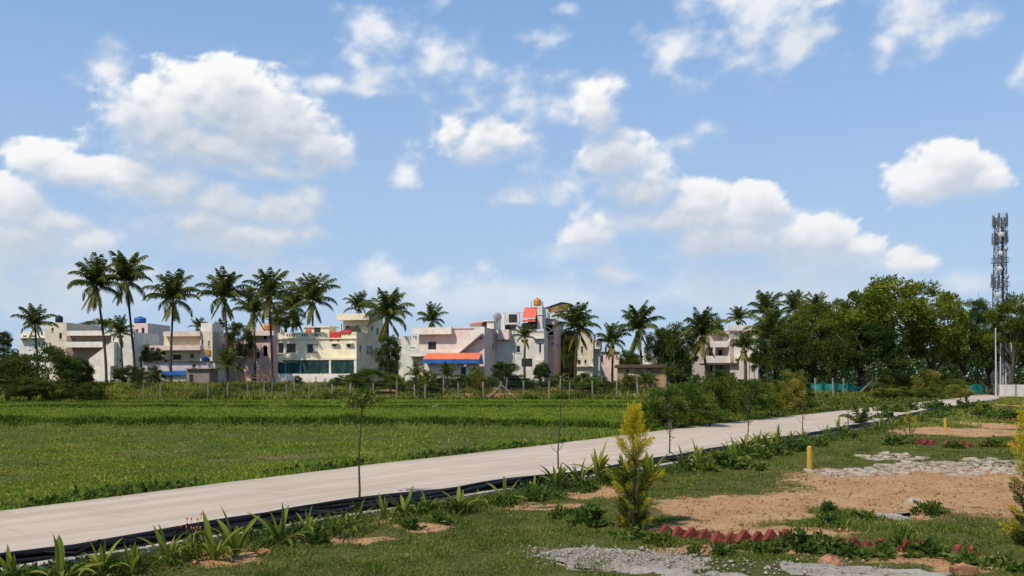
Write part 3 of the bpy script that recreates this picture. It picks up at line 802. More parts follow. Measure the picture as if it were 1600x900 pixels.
h.fbox('lift_room', paint('maroon_paint', (.16, .03, .03)), 825, 840, 498, 517.5, .6, 3.5); h.fbox('doorway', M_dark, 817, 833, 503.5, 517, .5, .58)
h.fbox('stair_tower', M_bluegrey, 839.3, 847.5, 478, 518, .3, 3.0)
h.fbox('ledge', M_bluegrey, 838.5, 848.3, 490.5, 492, .2, 3.1); h.fbox('ledge', M_bluegrey, 833, 849.5, 528, 529.5, -.5, -.003)
h.part('mast', MB().bar((h.U(848, .5), .5, h.H(514)), (h.U(848, .5), .5, h.H(471)), .1), M_galv)
for p, q in ((830.5, 470), (846.5, 470)): h.part('mast', MB().bar((h.U(p, 1.0), 1.0, h.H(480)), (h.U(p, 1.0), 1.0, h.H(q)), .07), M_galv)
yt = h.world(0, 1.6, 0).y
tk = water_tank(839.5, 477.8, yt, .52, 1.0, M_orangetank, 'orange brown water tank on the stair tower above the coral awning')
ds = tag(empty('satellite_dish', tuple(h.world(h.U(777, 1.2), 1.2, h.H(503)))), 'round white satellite dish on the roof of the grey white house', 'satellite dish')
dm = MB()
for i in range(6):
    r0, r1 = .62*i/6, .62*(i+1)/6
    for k in range(18):
        a0, a1 = 2*math.pi*k/18, 2*math.pi*(k+1)/18
        f = lambda r, a: (r*math.cos(a), .35*r*r-.2-.3*r*math.sin(a), .9+r*math.sin(a)*.95)
        g = lambda r, a: (r*math.cos(a), .35*r*r-.17-.3*r*math.sin(a), .9+r*math.sin(a)*.95)
        dm.poly([f(r0, a0), f(r0, a1), f(r1, a1), f(r1, a0)]); dm.poly([g(r1, a0), g(r1, a1), g(r0, a1), g(r0, a0)])
dm.build('reflector', M_pole, ds, smooth_shade=True)
MB().bar((0, .1, 0), (0, -.1, .9), .07).build('stand', M_dark, ds)
MB().bar((0, -.2, .9), (.25, -.75, 1.15), .04).box(.2, .32, -.82, -.72, 1.1, 1.2).build('feed_arm', M_dark, ds)

# ---- pink house
h = House('pink_house', 'tall pink house with crossed white braces on its upper balcony', 866, 124, -14)
ua, ub, z0, z1, dep = h.block(M_pink, 849, 866, 498.5, None, holes=[(849.6,535,855,539.5,'w'),(861,534,864,540,'w'),(850.5,507,865,523.5,'o')], side_px=880,
                              sholes=[(870,536,873,541,'w'),(876.5,542,879,553,'w')])
h.part('brace', MB().bar((h.U(849.5, -.12), -.12, h.H(507.5)), (h.U(864, -.12), -.12, h.H(517)), .22, .1), M_ledge)
h.part('brace', MB().bar((h.U(852, -.24), -.24, h.H(523)), (h.U(865, -.24), -.24, h.H(514.5)), .22, .1), M_ledge)
h.fbox('ledge', M_pink, 848.5, 866.5, 524, 526, -.5, -.003)
h.fbox('ledge', M_pale, 848.5, 867, 496.6, 498.4, -.25, .6)
for p in (850, 852.5, 855): h.fbox('rail_post', M_white, p-.5, p+.5, 482, 498, .1, .2)
h.fbox('rail_post', M_white, 864.5, 866.3, 488, 498, .0, .2); h.fbox('rail', M_white, 855, 866, 488.5, 489.8, .05, .15)
h.part('pergola_roof', MB().prism([(h.U(850, .5), .5, h.H(480.5)), (h.U(877, .5), .5, h.H(471.5)), (h.U(889, .5), .5, h.H(473.5)), (h.U(877, .5), .5, h.H(474))], (0, 3.5, 0)), M_dark)
for q in range(6):
    v_ = .6+q*.6
    h.part('rafter', MB().prism([(h.U(856, v_), v_, h.H(481)), (h.U(877, v_), v_, h.H(474.4)), (h.U(889, v_), v_, h.H(475)), (h.U(886, v_), v_, h.H(484)), (h.U(858, v_), v_, h.H(488))], (0, .1, 0)), M_wood)
for p in (858, 872, 886): h.part('wooden_post', MB().bar((h.U(p, .55), .55, h.H(499)), (h.U(p, .55), .55, h.H(478)), .16), M_wood)
h.part('wooden_stair', MB().bar((h.U(872, .45), .45, h.H(492)), (h.U(884, .45), .45, h.H(499)), .25), M_wood)

# ---- narrow block behind the palm; the gap's shade is painted as near black
h = House('dark_gap_block', 'narrow near black block painted for the shaded gap behind the tall palm beside the pink house', 901, 128, -12, cat='building')
h.block(paint('shaded_gap_wall', (.055, .050, .040), var=.4), 879, 901, 516, None, dep=6)

# ---- beige house right of it
h = House('beige_house', 'tall narrow beige house with a grey annex right of the pink house', 927, 120, -8)
h.block(M_beige, 901, 927, 528, None, holes=[(907.5,541,911.5,552,'w'),(902.5,562.5,907.5,569,'g'),(913,562,917,569,'w')], dep=8)
h.part('gable', MB().prism([(h.U(901.05), .01, h.H(528)), (h.U(926.9), .01, h.H(528)), (h.U(922), .01, h.H(518)), (h.U(903), .01, h.H(512))], (0, .2, 0)), M_beige)
h.fbox('annex_wall', M_grey, 927.3, 937, 545, 600, 1.0, 6.0); h.fbox('annex_slab', M_ledge, 922, 938, 531, 545, .3, 6.4)
h.fbox('ledge', M_beige, 900.5, 928, 572, 573.5, -.4, -.003)

h = House('low_white_house', 'low white house half hidden by palms right of the beige house', 968, 132, -6)
h.block(M_pale, 936, 968, 549, None, holes=[(938.5,555,943,567,'w')], dep=8)
h.fbox('ledge', M_ledge, 935.5, 968.5, 548, 549.5, -.3, .1)
h = House('small_white_house', 'small plain white box house above the brown roofed hut', 1021, 134, -6)
h.block(M_white, 999, 1021, 551, None, holes=[(1003,556,1006,560,'w')], dep=6); h.fbox('column', M_grey, 1013, 1014, 551.5, 575, -.1, -.003)
h = House('distant_pink_house', 'scrap of a distant pink house beside the dark round tree', 1036, 150, -6)
h.block(M_pink, 1023, 1036, 549, None, holes=[(1026,552,1029,555,'w')], dep=6)

# ---- low ochre hut with the flat brown roof
h = House('ochre_hut', 'low ochre walled hut with a flat dark brown roof', 1040, 106, -3, cat='hut')
h.block(M_ochre, 969, 1040, 574.5, None, holes=[(977.5,578,983,583,'d'),(1000,579,1006,584,'w')], dep=5)
h.fbox('roof_slab', M_brownroof, 965, 1042, 569.5, 574.4, -.5, 5.6)
h.fbox('pillar', M_brownroof, 1012.5, 1016, 574.6, 600, -.25, -.003)
h.fbox('wall_band', M_pinkpale, 969.5, 990, 584, 594, -.06, -.003)

# ---- white house with red bands at the right
h = House('balcony_house', 'white two-storey house with long balconies and thin red bands', 1187, 122, 4)
ua, ub, z0, z1, dep = h.block(M_pinkpale, 1103, 1146, 520, None, v=3.6, dep=7, holes=[(1108,543,1116,556,'d'),(1122,545,1129,556,'w'),(1134,543,1141,556,'w'),(1110,566,1118,580,'d'),(1126,568,1134,578,'w')])
h.block(M_white, 1141, 1187, 516, None, v=0, dep=9, holes=[(1150,530,1160,540,'w'),(1168,530,1178,540,'w')])
h.fbox('parapet', M_white, 1137, 1188, 508.5, 515.8, -.2, -.003); h.fbox('red_band', M_pink, 1136.5, 1188.5, 516, 518, -.25, -.004)
h.fbox('roof_slab', M_white, 1120, 1141, 518.5, 521, .4, 3.59); h.fbox('red_band', M_pink, 1119, 1141, 516.8, 518.4, .38, 3.59)
h.fbox('balcony_parapet', M_white, 1103, 1140.8, 533, 542.5, .3, .45); h.fbox('balcony_slab', M_white, 1103, 1140.8, 541, 542.4, .46, 3.59)
h.fbox('balcony_parapet', M_white, 1103, 1140.8, 556, 567, .3, .45); h.fbox('balcony_slab', M_white, 1103, 1140.8, 565.6, 567.2, .46, 3.59)
h.fbox('column', M_white, 1114.5, 1117.5, 542.6, 600, .28, .62); h.fbox('column', M_pink, 1141.2, 1145.5, 522, 566, -.12, -.003)
h.fbox('ground_slab', M_brownroof, 1101, 1158, 567.3, 570.5, -.4, 2.0)
for a_, b_ in ((1157, 1162), (1164, 1170), (1172, 1178), (1179.5, 1184.5)): h.fbox('pillar', M_ledge, a_, b_, 561, 601, -2.2, -1.6)
h.fbox('lower_wall', M_ledge, 1157, 1185, 558.5, 561, -2.3, -.01)

# ---- left group
h = House('beige_tower_house', 'beige house block with a black water tank on top at far left', 104, 136, -6)
h.block(M_beige, 70, 104, 504, None, dep=9, holes=[(80,512,84,518,'w'),(92,520,97,530,'w')])
h.block(M_bluegrey, 30, 69.8, 517, None, v=1, dep=7, holes=[(36,523,42,531,'w'),(50,523,56,531,'w')])
h.fbox('ledge', M_ledge, 27, 70, 526, 528, .2, .99)
water_tank(92.5, 503.8, h.world(h.U(92), 2, 0).y, .55, 1.05, M_blacktank, 'black water tank on the beige block at far left')
h = House('long_balcony_house', 'long pale house with a shaded brown gallery behind the two tallest palms', 172, 134, -6)
h.block(paint('brown_wall', (.30, .20, .14)), 104.5, 172, 523, None, dep=8, holes=[(112,527,117,533,'w'),(128,530.5,132,534,'w'),(141,530.5,146,534,'w'),(150,530.5,154,534,'w'),(160,529,166,534,'w')])
h.fbox('parapet', M_ledge, 104, 172.5, 517, 524.5, -.8, -.003); h.fbox('balcony_parapet', M_ledge, 104, 160, 534.5, 543, -1.4, -1.2)
h.fbox('balcony_slab', M_ledge, 104, 160, 542, 543.2, -1.19, -.003); h.fbox('lower_wall', M_ledge, 138, 172, 565, 603, -1.6, -1.3)
h = House('stair_tower_house', 'tall pale blue grey wall with a slanting outside stair behind the palms', 209, 126, -6)
h.block(M_bluegrey, 174, 209, 519, None, dep=7, holes=[(186,560,190,566,'w')])
h.fbox('wall_top', M_bluegrey, 176, 196, 513, 519, .1, 3)
P = lambda px, py: (h.U(px, -.9), -.9, h.H(py))
h.part('stair_wall', MB().prism([P(139, 561), P(175, 534), P(178, 534), P(178, 572), P(139, 572)], (0, .88, 0)), M_ledge)
h = House('blue_tank_house', 'pale box house with a blue tank on its roof behind the leaning palm', 231, 140, -6)
h.block(M_pale, 206, 231, 505, None, dep=7, holes=[(221,512,226,521,'w'),(212,514,216,520,'w')])
water_tank(219, 505, h.world(h.U(219), 2, 0).y, .9, 1.0, M_blue, 'blue water tank half hidden behind the tall leaning palm')
h = House('small_blue_house', 'small bluish white house with two dark windows between the palms', 253, 146, -6)
h.block(M_bluegrey, 224, 253, 531, None, dep=6, holes=[(226,533.5,231,539,'w'),(235,533.5,240,539,'w')])
h = House('yellow_cream_house', 'yellowish cream house with long slab bands behind the low pink wall', 312, 128, -8)
h.block(M_yellowcream, 256, 312, 519, None, dep=8, holes=[(270,554,283,562,'d'),(297,552,303,560,'w')])
h.fbox('parapet', M_pale, 255, 312.5, 518, 525.5, -.9, -.003); h.fbox('slab_band', M_pale, 213, 312.5, 540, 547.5, -1.3, -.003)
h.block(M_yellowcream, 214, 255.8, 546, None, v=1.5, dep=6, holes=[(225,551,231,558,'w')])
h.block(M_beige, 312.4, 332, 518.5, None, v=-.5, dep=7, holes=[(314.3,531.5,318,540.5,'w'),(325,533,328,542,'w')])
h.fbox('roof_room', M_ledge, 314, 331.5, 505, 518.4, .4, 3.5)
h.fbox('yellow_shutter', M_orangetank, 321, 327.5, 546, 555, -.7, -.6)
water_tank(321.5, 566.5, 122, .55, .75, M_blue, 'blue water drum beside the yellowish cream house')

h = House('low_pink_wall', 'low flat pale pink outbuilding behind the meadow weeds', 336, 115, -4, cat='outbuilding')
h.block(M_pinkpale, 222, 336, 565.5, None, dep=4, holes=[(300,568,306,574,'w')])
h.fbox('roof_slab', M_brownroof, 221, 320, 563.8, 565.4, -.3, 4.2)
h.fbox('lower_wall', M_bluegrey, 252, 291, 586, 602, -2.3, -2.15)
h.part('blue_sheet', MB().prism([(h.U(252, -2.6), -2.6, h.H(587)), (h.U(291, -2.6), -2.6, h.H(585)), (h.U(291, -.1), -.1, h.H(579)), (h.U(252, -.1), -.1, h.H(580.5))], (0, 0, .06)), M_blue)
h.fbox('blue_edge', M_blue, 252, 291, 581, 586.5, -2.66, -2.6)
h = House('brown_shed', 'small plain grey brown shed with a dark flat roof edge', 327, 111, -4, cat='shed')
h.block(paint('grey_brown_wall', (.25, .20, .17)), 291.5, 327, 577.5, None, dep=2.5, holes=[(296,585,302,602,'d')])
h.fbox('roof_slab', M_brownroof, 290, 329, 575.8, 577.4, -.3, 2.8)

h = House('coral_pink_house', 'pink house with arched upper opening left of the cream house', 426, 130, -10)
h.block(M_pink, 384, 426, 518, None, dep=9, holes=[(400.5,550,405.5,560,'d'),(411,541,418,556,'o'),(392,550,397,559,'w'),(411,523,417,531,'w')])
h.fbox('parapet', M_pale, 381, 427, 517, 524.5, -.7, -.003)
h.block(M_pinkpale, 333, 383.8, 531, None, v=1.0, dep=7, holes=[(334,549,339,558,'d'),(345,550,350,558,'w'),(374,550,387 - 4,558,'w')])
h.fbox('balcony_slab', M_pink, 333, 395, 537.5, 545.5, -1.0, .98)
h.fbox('yellow_door', M_orangetank, 392.3, 397, 549.5, 560, -.14, -.05)
ar = MB(); k = 10
for i in range(k):
    a0, a1 = math.pi*i/k, math.pi*(i+1)/k; uc, zc = h.U(414.5, -.1), h.H(543); ro, ri = .55, .38
    ar.prism([(uc+math.cos(a)*r, -.1, zc+math.sin(a)*r) for a, r in ((a0, ri), (a0, ro), (a1, ro), (a1, ri))], (0, .09, 0))
h.part('arch', ar, M_pale)
h.fbox('roof_room', M_pale, 404, 424, 505, 517.9, 2, 5)
water_tank(419.5, 517, h.world(h.U(419, 1), 1, 0).y, .62, 1.1, M_orangetank, 'orange water tank on the pink house left of the cream house')
for q in range(3): pass
f = tag(empty('wooden_fence', (X(405, 117), 117, float(gz(X(405,117),117))), R(-8)), 'broken brown wooden fence in front of the pink house', 'fence')
for i in range(6): MB().box(-1.9+i*.78, -1.82+i*.78, 0, .08, -.1, 1.5+.3*rnd.random()).build('post', M_wood, f)
for z_ in (.4, .85, 1.25): MB().bar((-2.0, -.04, z_), (2.2, -.04, z_+rnd.uniform(-.1, .15)), .05, .12).build('rail', M_wood, f)

# ---- compound wall at the right edge
cw = tag(empty('compound_wall', (X(1560, 104), 104, 0)), 'grey precast concrete compound wall at the far right', 'wall')
pm = MB().box(.07, 1.93, -.03, .03, .0, .275).mesh('wall_panel')
for i in range(7):
    for j in range(5):
        link('wall_panel', pm, M_grey, cw, (i*2.0, 0, -.05+j*.29))
pw = MB().box(-.06, .06, -.08, .08, -.3, 1.5).mesh('wall_post')
for i in range(8): link('wall_post', pw, M_post, cw, (i*2.0, 0, 0))

# ---- telecom mast
T = tag(empty('telecom_tower', (X(1562.5, 165), 165, 0)), 'tall steel lattice telecom tower hung with antennas', 'tower')
TH = Z(341, 165)
def tw(z): return 2.3 - 1.05*z/TH
legs = [(-1, -1), (1, -1), (1, 1), (-1, 1)]
for sx, sy in legs:
    MB().tube([(sx*tw(z)*.5, sy*tw(z)*.5, z) for z in (-.2, TH*.5, TH)], .11, 6).build('leg', M_galv, T)
br = MB(); nz = 22
for i in range(nz):
    za, zb = TH*i/nz, TH*(i+1)/nz
    for k in range(4):
        a, b = legs[k], legs[(k+1) % 4]
        p = lambda s_, z_: (s_[0]*tw(z_)*.5, s_[1]*tw(z_)*.5, z_)
        br.bar(p(a, za), p(b, zb), .07); br.bar(p(b, za), p(a, zb), .07); br.bar(p(a, zb), p(b, zb), .07)
o = br.build('bracing', M_galv, T)
for z_ in (TH*.60, TH*.74, TH*.86, TH*.965):
    pl = MB(); w_ = tw(z_)*.5+.3
    for k in range(4):
        a, b = legs[k], legs[(k+1) % 4]
        pl.bar((a[0]*w_, a[1]*w_, z_), (b[0]*w_, b[1]*w_, z_), .09); pl.bar((a[0]*w_, a[1]*w_, z_+.9), (b[0]*w_, b[1]*w_, z_+.9), .06)
        pl.bar((a[0]*w_, a[1]*w_, z_), (a[0]*w_*.6, a[1]*w_*.6, z_), .08)
        for q in range(5):
            c_ = Vector((a[0]*w_, a[1]*w_, z_)).lerp(Vector((b[0]*w_, b[1]*w_, z_)), q/5); pl.bar(c_, c_+Vector((0, 0, .9)), .045)
    pl.build('platform', M_galv, T)
am = MB().box(-.16, .16, -.09, .09, 0, 2.1).bar((0, .12, -.3), (0, .12, 2.4), .07).box(-.05, .05, .08, .3, .3, .38).box(-.05, .05, .08, .3, 1.6, 1.68).mesh('antenna')
for i, z_ in enumerate((.60, .62, .735, .745, .75, .86, .865, .87, .955, .96, .965, .97)):
    for q in range(1 + (i % 2)):
        an = rnd.uniform(0, 2*math.pi); w_ = tw(TH*z_)*.5+.38
        link('antenna', am, M_pole if i % 3 else M_galv, T, (math.cos(an)*w_*1.1, math.sin(an)*w_*1.1, TH*z_-.4), (0, 0, an-math.pi/2))
dmesh = MB().lathe([(.02, 0), (.3, .03), (.5, .1), (.52, .3), (.3, .42), (.02, .46)], 14).mesh('dish')
for i, z_ in enumerate((.55, .66, .70, .79, .82, .90)):
    an = rnd.uniform(-2.6, -.5); w_ = tw(TH*z_)*.5+.2
    link('dish', dmesh, M_pole, T, (math.cos(an)*w_, math.sin(an)*w_, TH*z_), (R(90), 0, an+R(90)))
for sx, sy in ((0, 0), (.7, .6), (-.8, .3), (.3, -.8)):
    MB().tube([(sx, sy, TH-.2), (sx, sy, TH+1.0+.5*rnd.random())], .035, 5).build('aerial', M_galv, T)
cab = MB()
for q in range(4): cab.tube([(.2+.12*q, -.5, 0), (.1+.1*q, -.4, TH*.95)], .05, 5)
cab.build('feeder_cables', M_dark, T)

# ---- pale poles in front of the trees at right
for i, (px, top, base_y, lab) in enumerate(((1556, 514, 104, 'tallest pale concrete pole, leftmost of the cluster at the compound wall'), (1563.2, 521, 112, 'pale pole second from the left in the cluster by the compound wall'),
        (1567.3, 524, 114, 'thin pale pole in the middle of the cluster by the compound wall'), (1571.5, 533, 113, 'short pale pole fourth from the left in the cluster by the compound wall'), (1579.2, 537, 118, 'short pale pole standing apart at the right end of the pole cluster'))):
    hgt = Z(top, base_y); t = tag(empty('pole', (X(px, base_y), base_y, 0)), lab, 'pole', 'pale poles by the compound wall')
    MB().tube([(0, 0, -.3), (0, 0, hgt*.5), (rnd.uniform(-.1, .1), 0, hgt)], [.10, .085, .06], 8).build('shaft', M_pole, t)
    MB().box(-.22, .22, -.22, .22, -.3, .12).build('base', M_post, t)
    MB().lathe([(.07, hgt), (.075, hgt+.03), (.02, hgt+.12)], 8).build('cap', M_pole, t)

# ---- field fences: concrete posts with strands of wire
def fence(name, pts, label, hgt, braces=(), group=None, wires=4, lean=.04):
    f = tag(empty(name, (pts[0][0], pts[0][1], float(gz(*pts[0])))), label, 'fence', group)
    o = Vector((pts[0][0], pts[0][1], float(gz(*pts[0]))))
    tops = []
    pm = MB().prism([(-.06, -.055, -.4), (.06, -.055, -.4), (.06, .055, -.4), (-.06, .055, -.4)], (0, 0, hgt+.4)).mesh('post')
    for (x, y) in pts:
        p = Vector((x, y, float(gz(x, y)))) - o
        q = link('post', pm, M_post, f, p, (rnd.uniform(-lean, lean), rnd.uniform(-lean, lean), rnd.uniform(0, .6)))
        q.scale = (1, 1, rnd.uniform(.88, 1.1)); tops.append(p)
    for k in range(wires):
        zz = hgt*(.25+.7*k/max(1, wires-1)); w = MB()
        pp = []
        for a, b in zip(tops[:-1], tops[1:]): pp += [a+Vector((0, -.07, zz)), (a+b)/2+Vector((0, -.07, zz-.04))]
        w.tube(pp+[tops[-1]+Vector((0, -.07, zz))], .008, 4).build('wire', M_wire, f)
    for (bx, by, dx, dy) in braces:
        p = Vector((bx, by, float(gz(bx, by)))) - o
        MB().bar(p+Vector((dx, dy, -.1)), p+Vector((0, -.1, hgt*.8)), .12).build('brace', M_post, f)
    return f
def line(pxs, y0, y1):
    n = len(pxs); return [(X(p, y0+(y1-y0)*i/max(1, n-1)), y0+(y1-y0)*i/max(1, n-1)) for i, p in enumerate(pxs)]
front_px = [224, 250, 325, 355, 388, 413, 448, 483, 518, 547, 583, 619, 648, 664, 716, 755, 782, 818, 858, 890, 926, 963, 996, 1028]
P1 = line(front_px, 89.5, 91)
fence('wire_fence', P1, 'front row of leaning concrete fence posts along the far edge of the green field', 1.75, [(P1[16][0], P1[16][1], -1.6, -.2), (P1[16][0]+.2, P1[16][1], 1.6, -.2)])
P2 = line([425, 460, 494, 508, 549, 585, 621, 665, 693, 745, 791, 875, 909, 940, 971, 995, 1040], 99, 101)
fence('wire_fence', P2, 'rear row of concrete fence posts among the weeds in front of the houses', 1.7)
P3 = [(X(1275, 86), 86), (X(1302, 91), 91), (X(1318, 95), 95), (X(1362, 97), 97), (X(1370, 102), 102), (X(1464, 104), 104)]
fence('wire_fence', P3, 'short fence of thick concrete posts left of the far end of the road', 2.1, [(P3[3][0], P3[3][1], -2.0, -.3), (P3[3][0]+.2, P3[3][1], 1.9, -.3)])
# green shade net behind it
nb = MB(); A_, B_ = Vector((X(1266, 99), 99, .1)), Vector((X(1352, 99.5), 99.5, .1)); k = 24
zt = lambda i: Z(598, 99) - .25*abs(math.sin(i*.55)) - (.5 if i > 16 else 0)*((i-16)/8)
pr = [A_.lerp(B_, i/k)+Vector((0, .25*math.sin(i*1.1), 0)) for i in range(k+1)]
for i in range(k):
    a, b = pr[i], pr[i+1]; nb.poly([a, b, b+Vector((0, .1, zt(i+1))), a+Vector((0, .1, zt(i)))]); nb.poly([a+Vector((0, .13, zt(i))), b+Vector((0, .13, zt(i+1))), b+Vector((0, .03, 0)), a+Vector((0, .03, 0))])
tag(nb.build('shade_net', M_netgreen), 'sagging bright teal green shade net under the big trees', 'net')
nb = MB(); A_, B_ = Vector((X(1511, 124), 124, .1)), Vector((X(1540, 125), 125, .1))
nb.prism([A_, B_, B_+Vector((0, .2, 1.0)), (A_+B_)/2+Vector((0, .1, 1.2)), A_+Vector((0, .2, .9))], (0, .05, 0))
tag(nb.build('shade_net', M_netgreen), 'small green net at the dark gap where the dirt path leaves', 'net')
# ======================================================================= vegetation builders
def unit(v): return v/np.maximum(1e-6, np.linalg.norm(v, axis=1))[:, None]
def leaves_arrays(C, S, D, tint, aspect=.35, rs=nr, fold=.12):
    """one folded diamond leaf per point: base C, length S along D"""
    n = len(C); Rn = rs.normal(size=(n, 3)); W = unit(np.cross(D, Rn)); N = np.cross(D, W)
    m = C + D*(S*.45)[:, None]
    V = np.stack([C, m + W*(S*aspect*.5)[:, None] + N*(S*fold)[:, None], C + D*S[:, None], m - W*(S*aspect*.5)[:, None] + N*(S*fold)[:, None]], 1).reshape(-1, 3)
    F = (np.arange(n)*4)[:, None] + np.array([0, 1, 2, 3])
    return V, F, np.repeat(tint, 4)
def crown_mesh(name, seed, n, rad, size, clumps=60, clump_r=.28, hollow=.55, aspect=.45, zmin=-1.0, up=.25, squash=1.0, lobes=5):
    """uneven crown: leaf clumps spread through lobes of an ellipsoid, with gaps between them"""
    rs = np.random.RandomState(seed); rx, ry, rz = rad
    lob = unit(rs.normal(size=(lobes, 3))); lamp = rs.uniform(.0, .38, lobes)
    cd = unit(rs.normal(size=(clumps*3, 3))); cd = cd[cd[:, 2] > zmin][:clumps]
    rr = hollow + (1-hollow)*rs.rand(len(cd))**.6
    bump = 1 + (np.maximum(0, cd@lob.T-.45)*lamp*2.2).sum(1) - .12*rs.rand(len(cd))
    cc = cd*(rr*bump)[:, None]
    cs = clump_r*rs.uniform(.55, 1.35, len(cc))
    k = rs.randint(0, len(cc), n)
    off = unit(rs.normal(size=(n, 3)))*(rs.rand(n)**.45)[:, None]
    off[:, 2] *= .7
    P = cc[k] + off*cs[k][:, None]
    D = unit(off*.8 + P*.5 + rs.normal(size=(n, 3))*.6 + np.array([0, 0, up]))
    P = P*np.array([rx, ry, rz])
    ct = rs.normal(.47, .15, len(cc))
    tint = np.clip(ct[k] + rs.normal(0, .11, n), 0, 1)
    V, F, T = leaves_arrays(P, size*rs.uniform(.6, 1.35, n), D, tint, aspect, rs)
    return np_mesh(name, V, F, dict(tint=('FLOAT', T))), cc*np.array([rx, ry, rz])
def trunk_mesh(name, seed, h, r0, targets, nlimb=6, fork=.45):
    r_ = random.Random(seed); mb = MB()
    bend = Vector((r_.uniform(-.1, .1)*h, r_.uniform(-.1, .1)*h, 0))
    pts = [Vector((0, 0, -.3)), Vector((0, 0, 0)), bend*.4+Vector((0, 0, h*fork*.6)), bend*.7+Vector((0, 0, h*fork)), bend+Vector((0, 0, h*.8))]
    mb.tube(pts, [r0*1.35, r0*1.1, r0*.9, r0*.75, r0*.2], 9)
    for i in range(nlimb):
        t = Vector(targets[r_.randrange(len(targets))]); b = pts[2].lerp(pts[3], r_.random())
        m_ = b.lerp(t, .5) + Vector((r_.uniform(-.1, .1)*h, r_.uniform(-.1, .1)*h, .04*h))
        mb.tube([b, m_, b.lerp(t, .93)], [r0*.5, r0*.3, r0*.07], 6)
    return mb.mesh(name, True)
# ---- broadleaf trees: six makes of crown, reused with their own size, turn and tint
TREE_PROTO = []
for i, (n, rad, size, cl, cr) in enumerate(((17000, (1, 1, 1.0), .080, 110, .23), (15000, (1, 1, .85), .080, 90, .25), (14000, (1, 1, 1.2), .085, 80, .25), (14000, (1, 1, .75), .085, 70, .27), (14000, (1, 1, 1.0), .085, 60, .29), (15000, (1, 1, .9), .080, 110, .22))):
    cm, cc = crown_mesh('crown', 100+i, n, rad, size, cl, cr, hollow=.45, zmin=-.75, lobes=6)
    TREE_PROTO.append((cm, trunk_mesh('trunk', 200+i, 2.0, .085, [(c[0], c[1], c[2]+1.75) for c in cc], 8)))
def tree(name, label, px, y, top, width, kind=0, mat='tree', low=None, group=None, cat='tree', squeeze=1.0):
    """top: photo height of the crown's top; width: crown width in photo pixels; low: photo height of the crown's lowest leaves"""
    x = X(px, y); g = float(gz(x, y)); ztop = Z(top, y)-g; rw = width/FPX*y/2*.86
    zlow = (Z(low, y)-g) if low else ztop*.22
    t = tag(empty(name, (x, y, g), rnd.uniform(0, 6.28)), label, cat, group)
    cm, tm = TREE_PROTO[kind % len(TREE_PROTO)]
    rz = (ztop-zlow)/2*.9
    c = link('crown', cm, L[mat], t, (0, 0, (ztop+zlow)/2)); c.scale = (rw, rw*squeeze, rz/(1.2 if kind % 6 == 2 else 1))
    if len(cm.materials) and cm.materials[0] != L[mat]:
        c.material_slots[0].link = 'OBJECT'; c.material_slots[0].material = L[mat]
    tr = link('trunk', tm, M_bark, t); tr.scale = (rw, rw, ((ztop+zlow)/2)/1.75)
    return t
# ---- coconut palms
FROND = []
for i, (el, Lf, droop) in enumerate(((84, 4.3, .50), (70, 4.6, .80), (52, 4.7, 1.15), (30, 4.7, 1.3), (4, 4.6, 1.3), (-30, 4.4, .8), (-60, 3.8, .30))):
    rs = random.Random(40+i); pts = []; p = Vector((0, 0, 0)); a = R(el); n = 16
    for k in range(n+1):
        pts.append(p.copy()); a -= droop*1.7*(k/n)*(1.6/n)*(1 if el > -40 else .5)
        p = p + Vector((math.cos(a), 0, math.sin(a)))*(Lf/n)
    mb = MB(); T_ = []
    mb.tube(pts, [.055*(1-k/(n+2)) for k in range(n+1)], 4); T_ += [.75]*len(mb.v)
    m = 34
    for k in range(2, m):
        f = k/m; q = f*n; j = min(n-1, int(q)); b = pts[j].lerp(pts[j+1], q-j); d = (pts[j+1]-pts[j]).normalized(); upv = Vector((0, 1, 0)).cross(d) * -1
        ll = (1.12*math.sin(math.pi*min(1, .16+f*.80))**.7+.12)*rs.uniform(.8, 1.1)
        for s_ in (-1, 1):
            if rs.random() < .06: continue
            sd = Vector((0, s_, 0)); t_ = (sd*.75 + d*(.55+.5*f) + Vector((0, 0, -.30-.35*rs.random()-.25*f))).normalized()
            e = b + t_*ll*.55; tip = b + (t_+Vector((0, 0, -.35))).normalized()*ll
            w = d*.066
            v0 = len(mb.v); mb.v += [tuple(b-w), tuple(b+w), tuple(e+w*1.1), tuple(e-w*.9), tuple(tip)]
            mb.f += [(v0, v0+1, v0+2, v0+3), (v0+3, v0+2, v0+4)]
            tt = min(1, max(0, rs.gauss(.42, .10)+(.35 if el < -40 else 0)+.12*f)); T_ += [tt]*4+[min(1, tt+.12)]
    me = mb.mesh('frond'); at = me.attributes.new('tint', 'FLOAT', 'POINT'); at.data.foreach_set('value', T_); me.materials.append(L['palm'])
    FROND.append(me)
coco_me = MB().lathe([(.02, 0), (.11, .05), (.14, .15), (.11, .26), (.02, .31)], 8).mesh('coconut', True); coco_me.materials.append(M_coco)
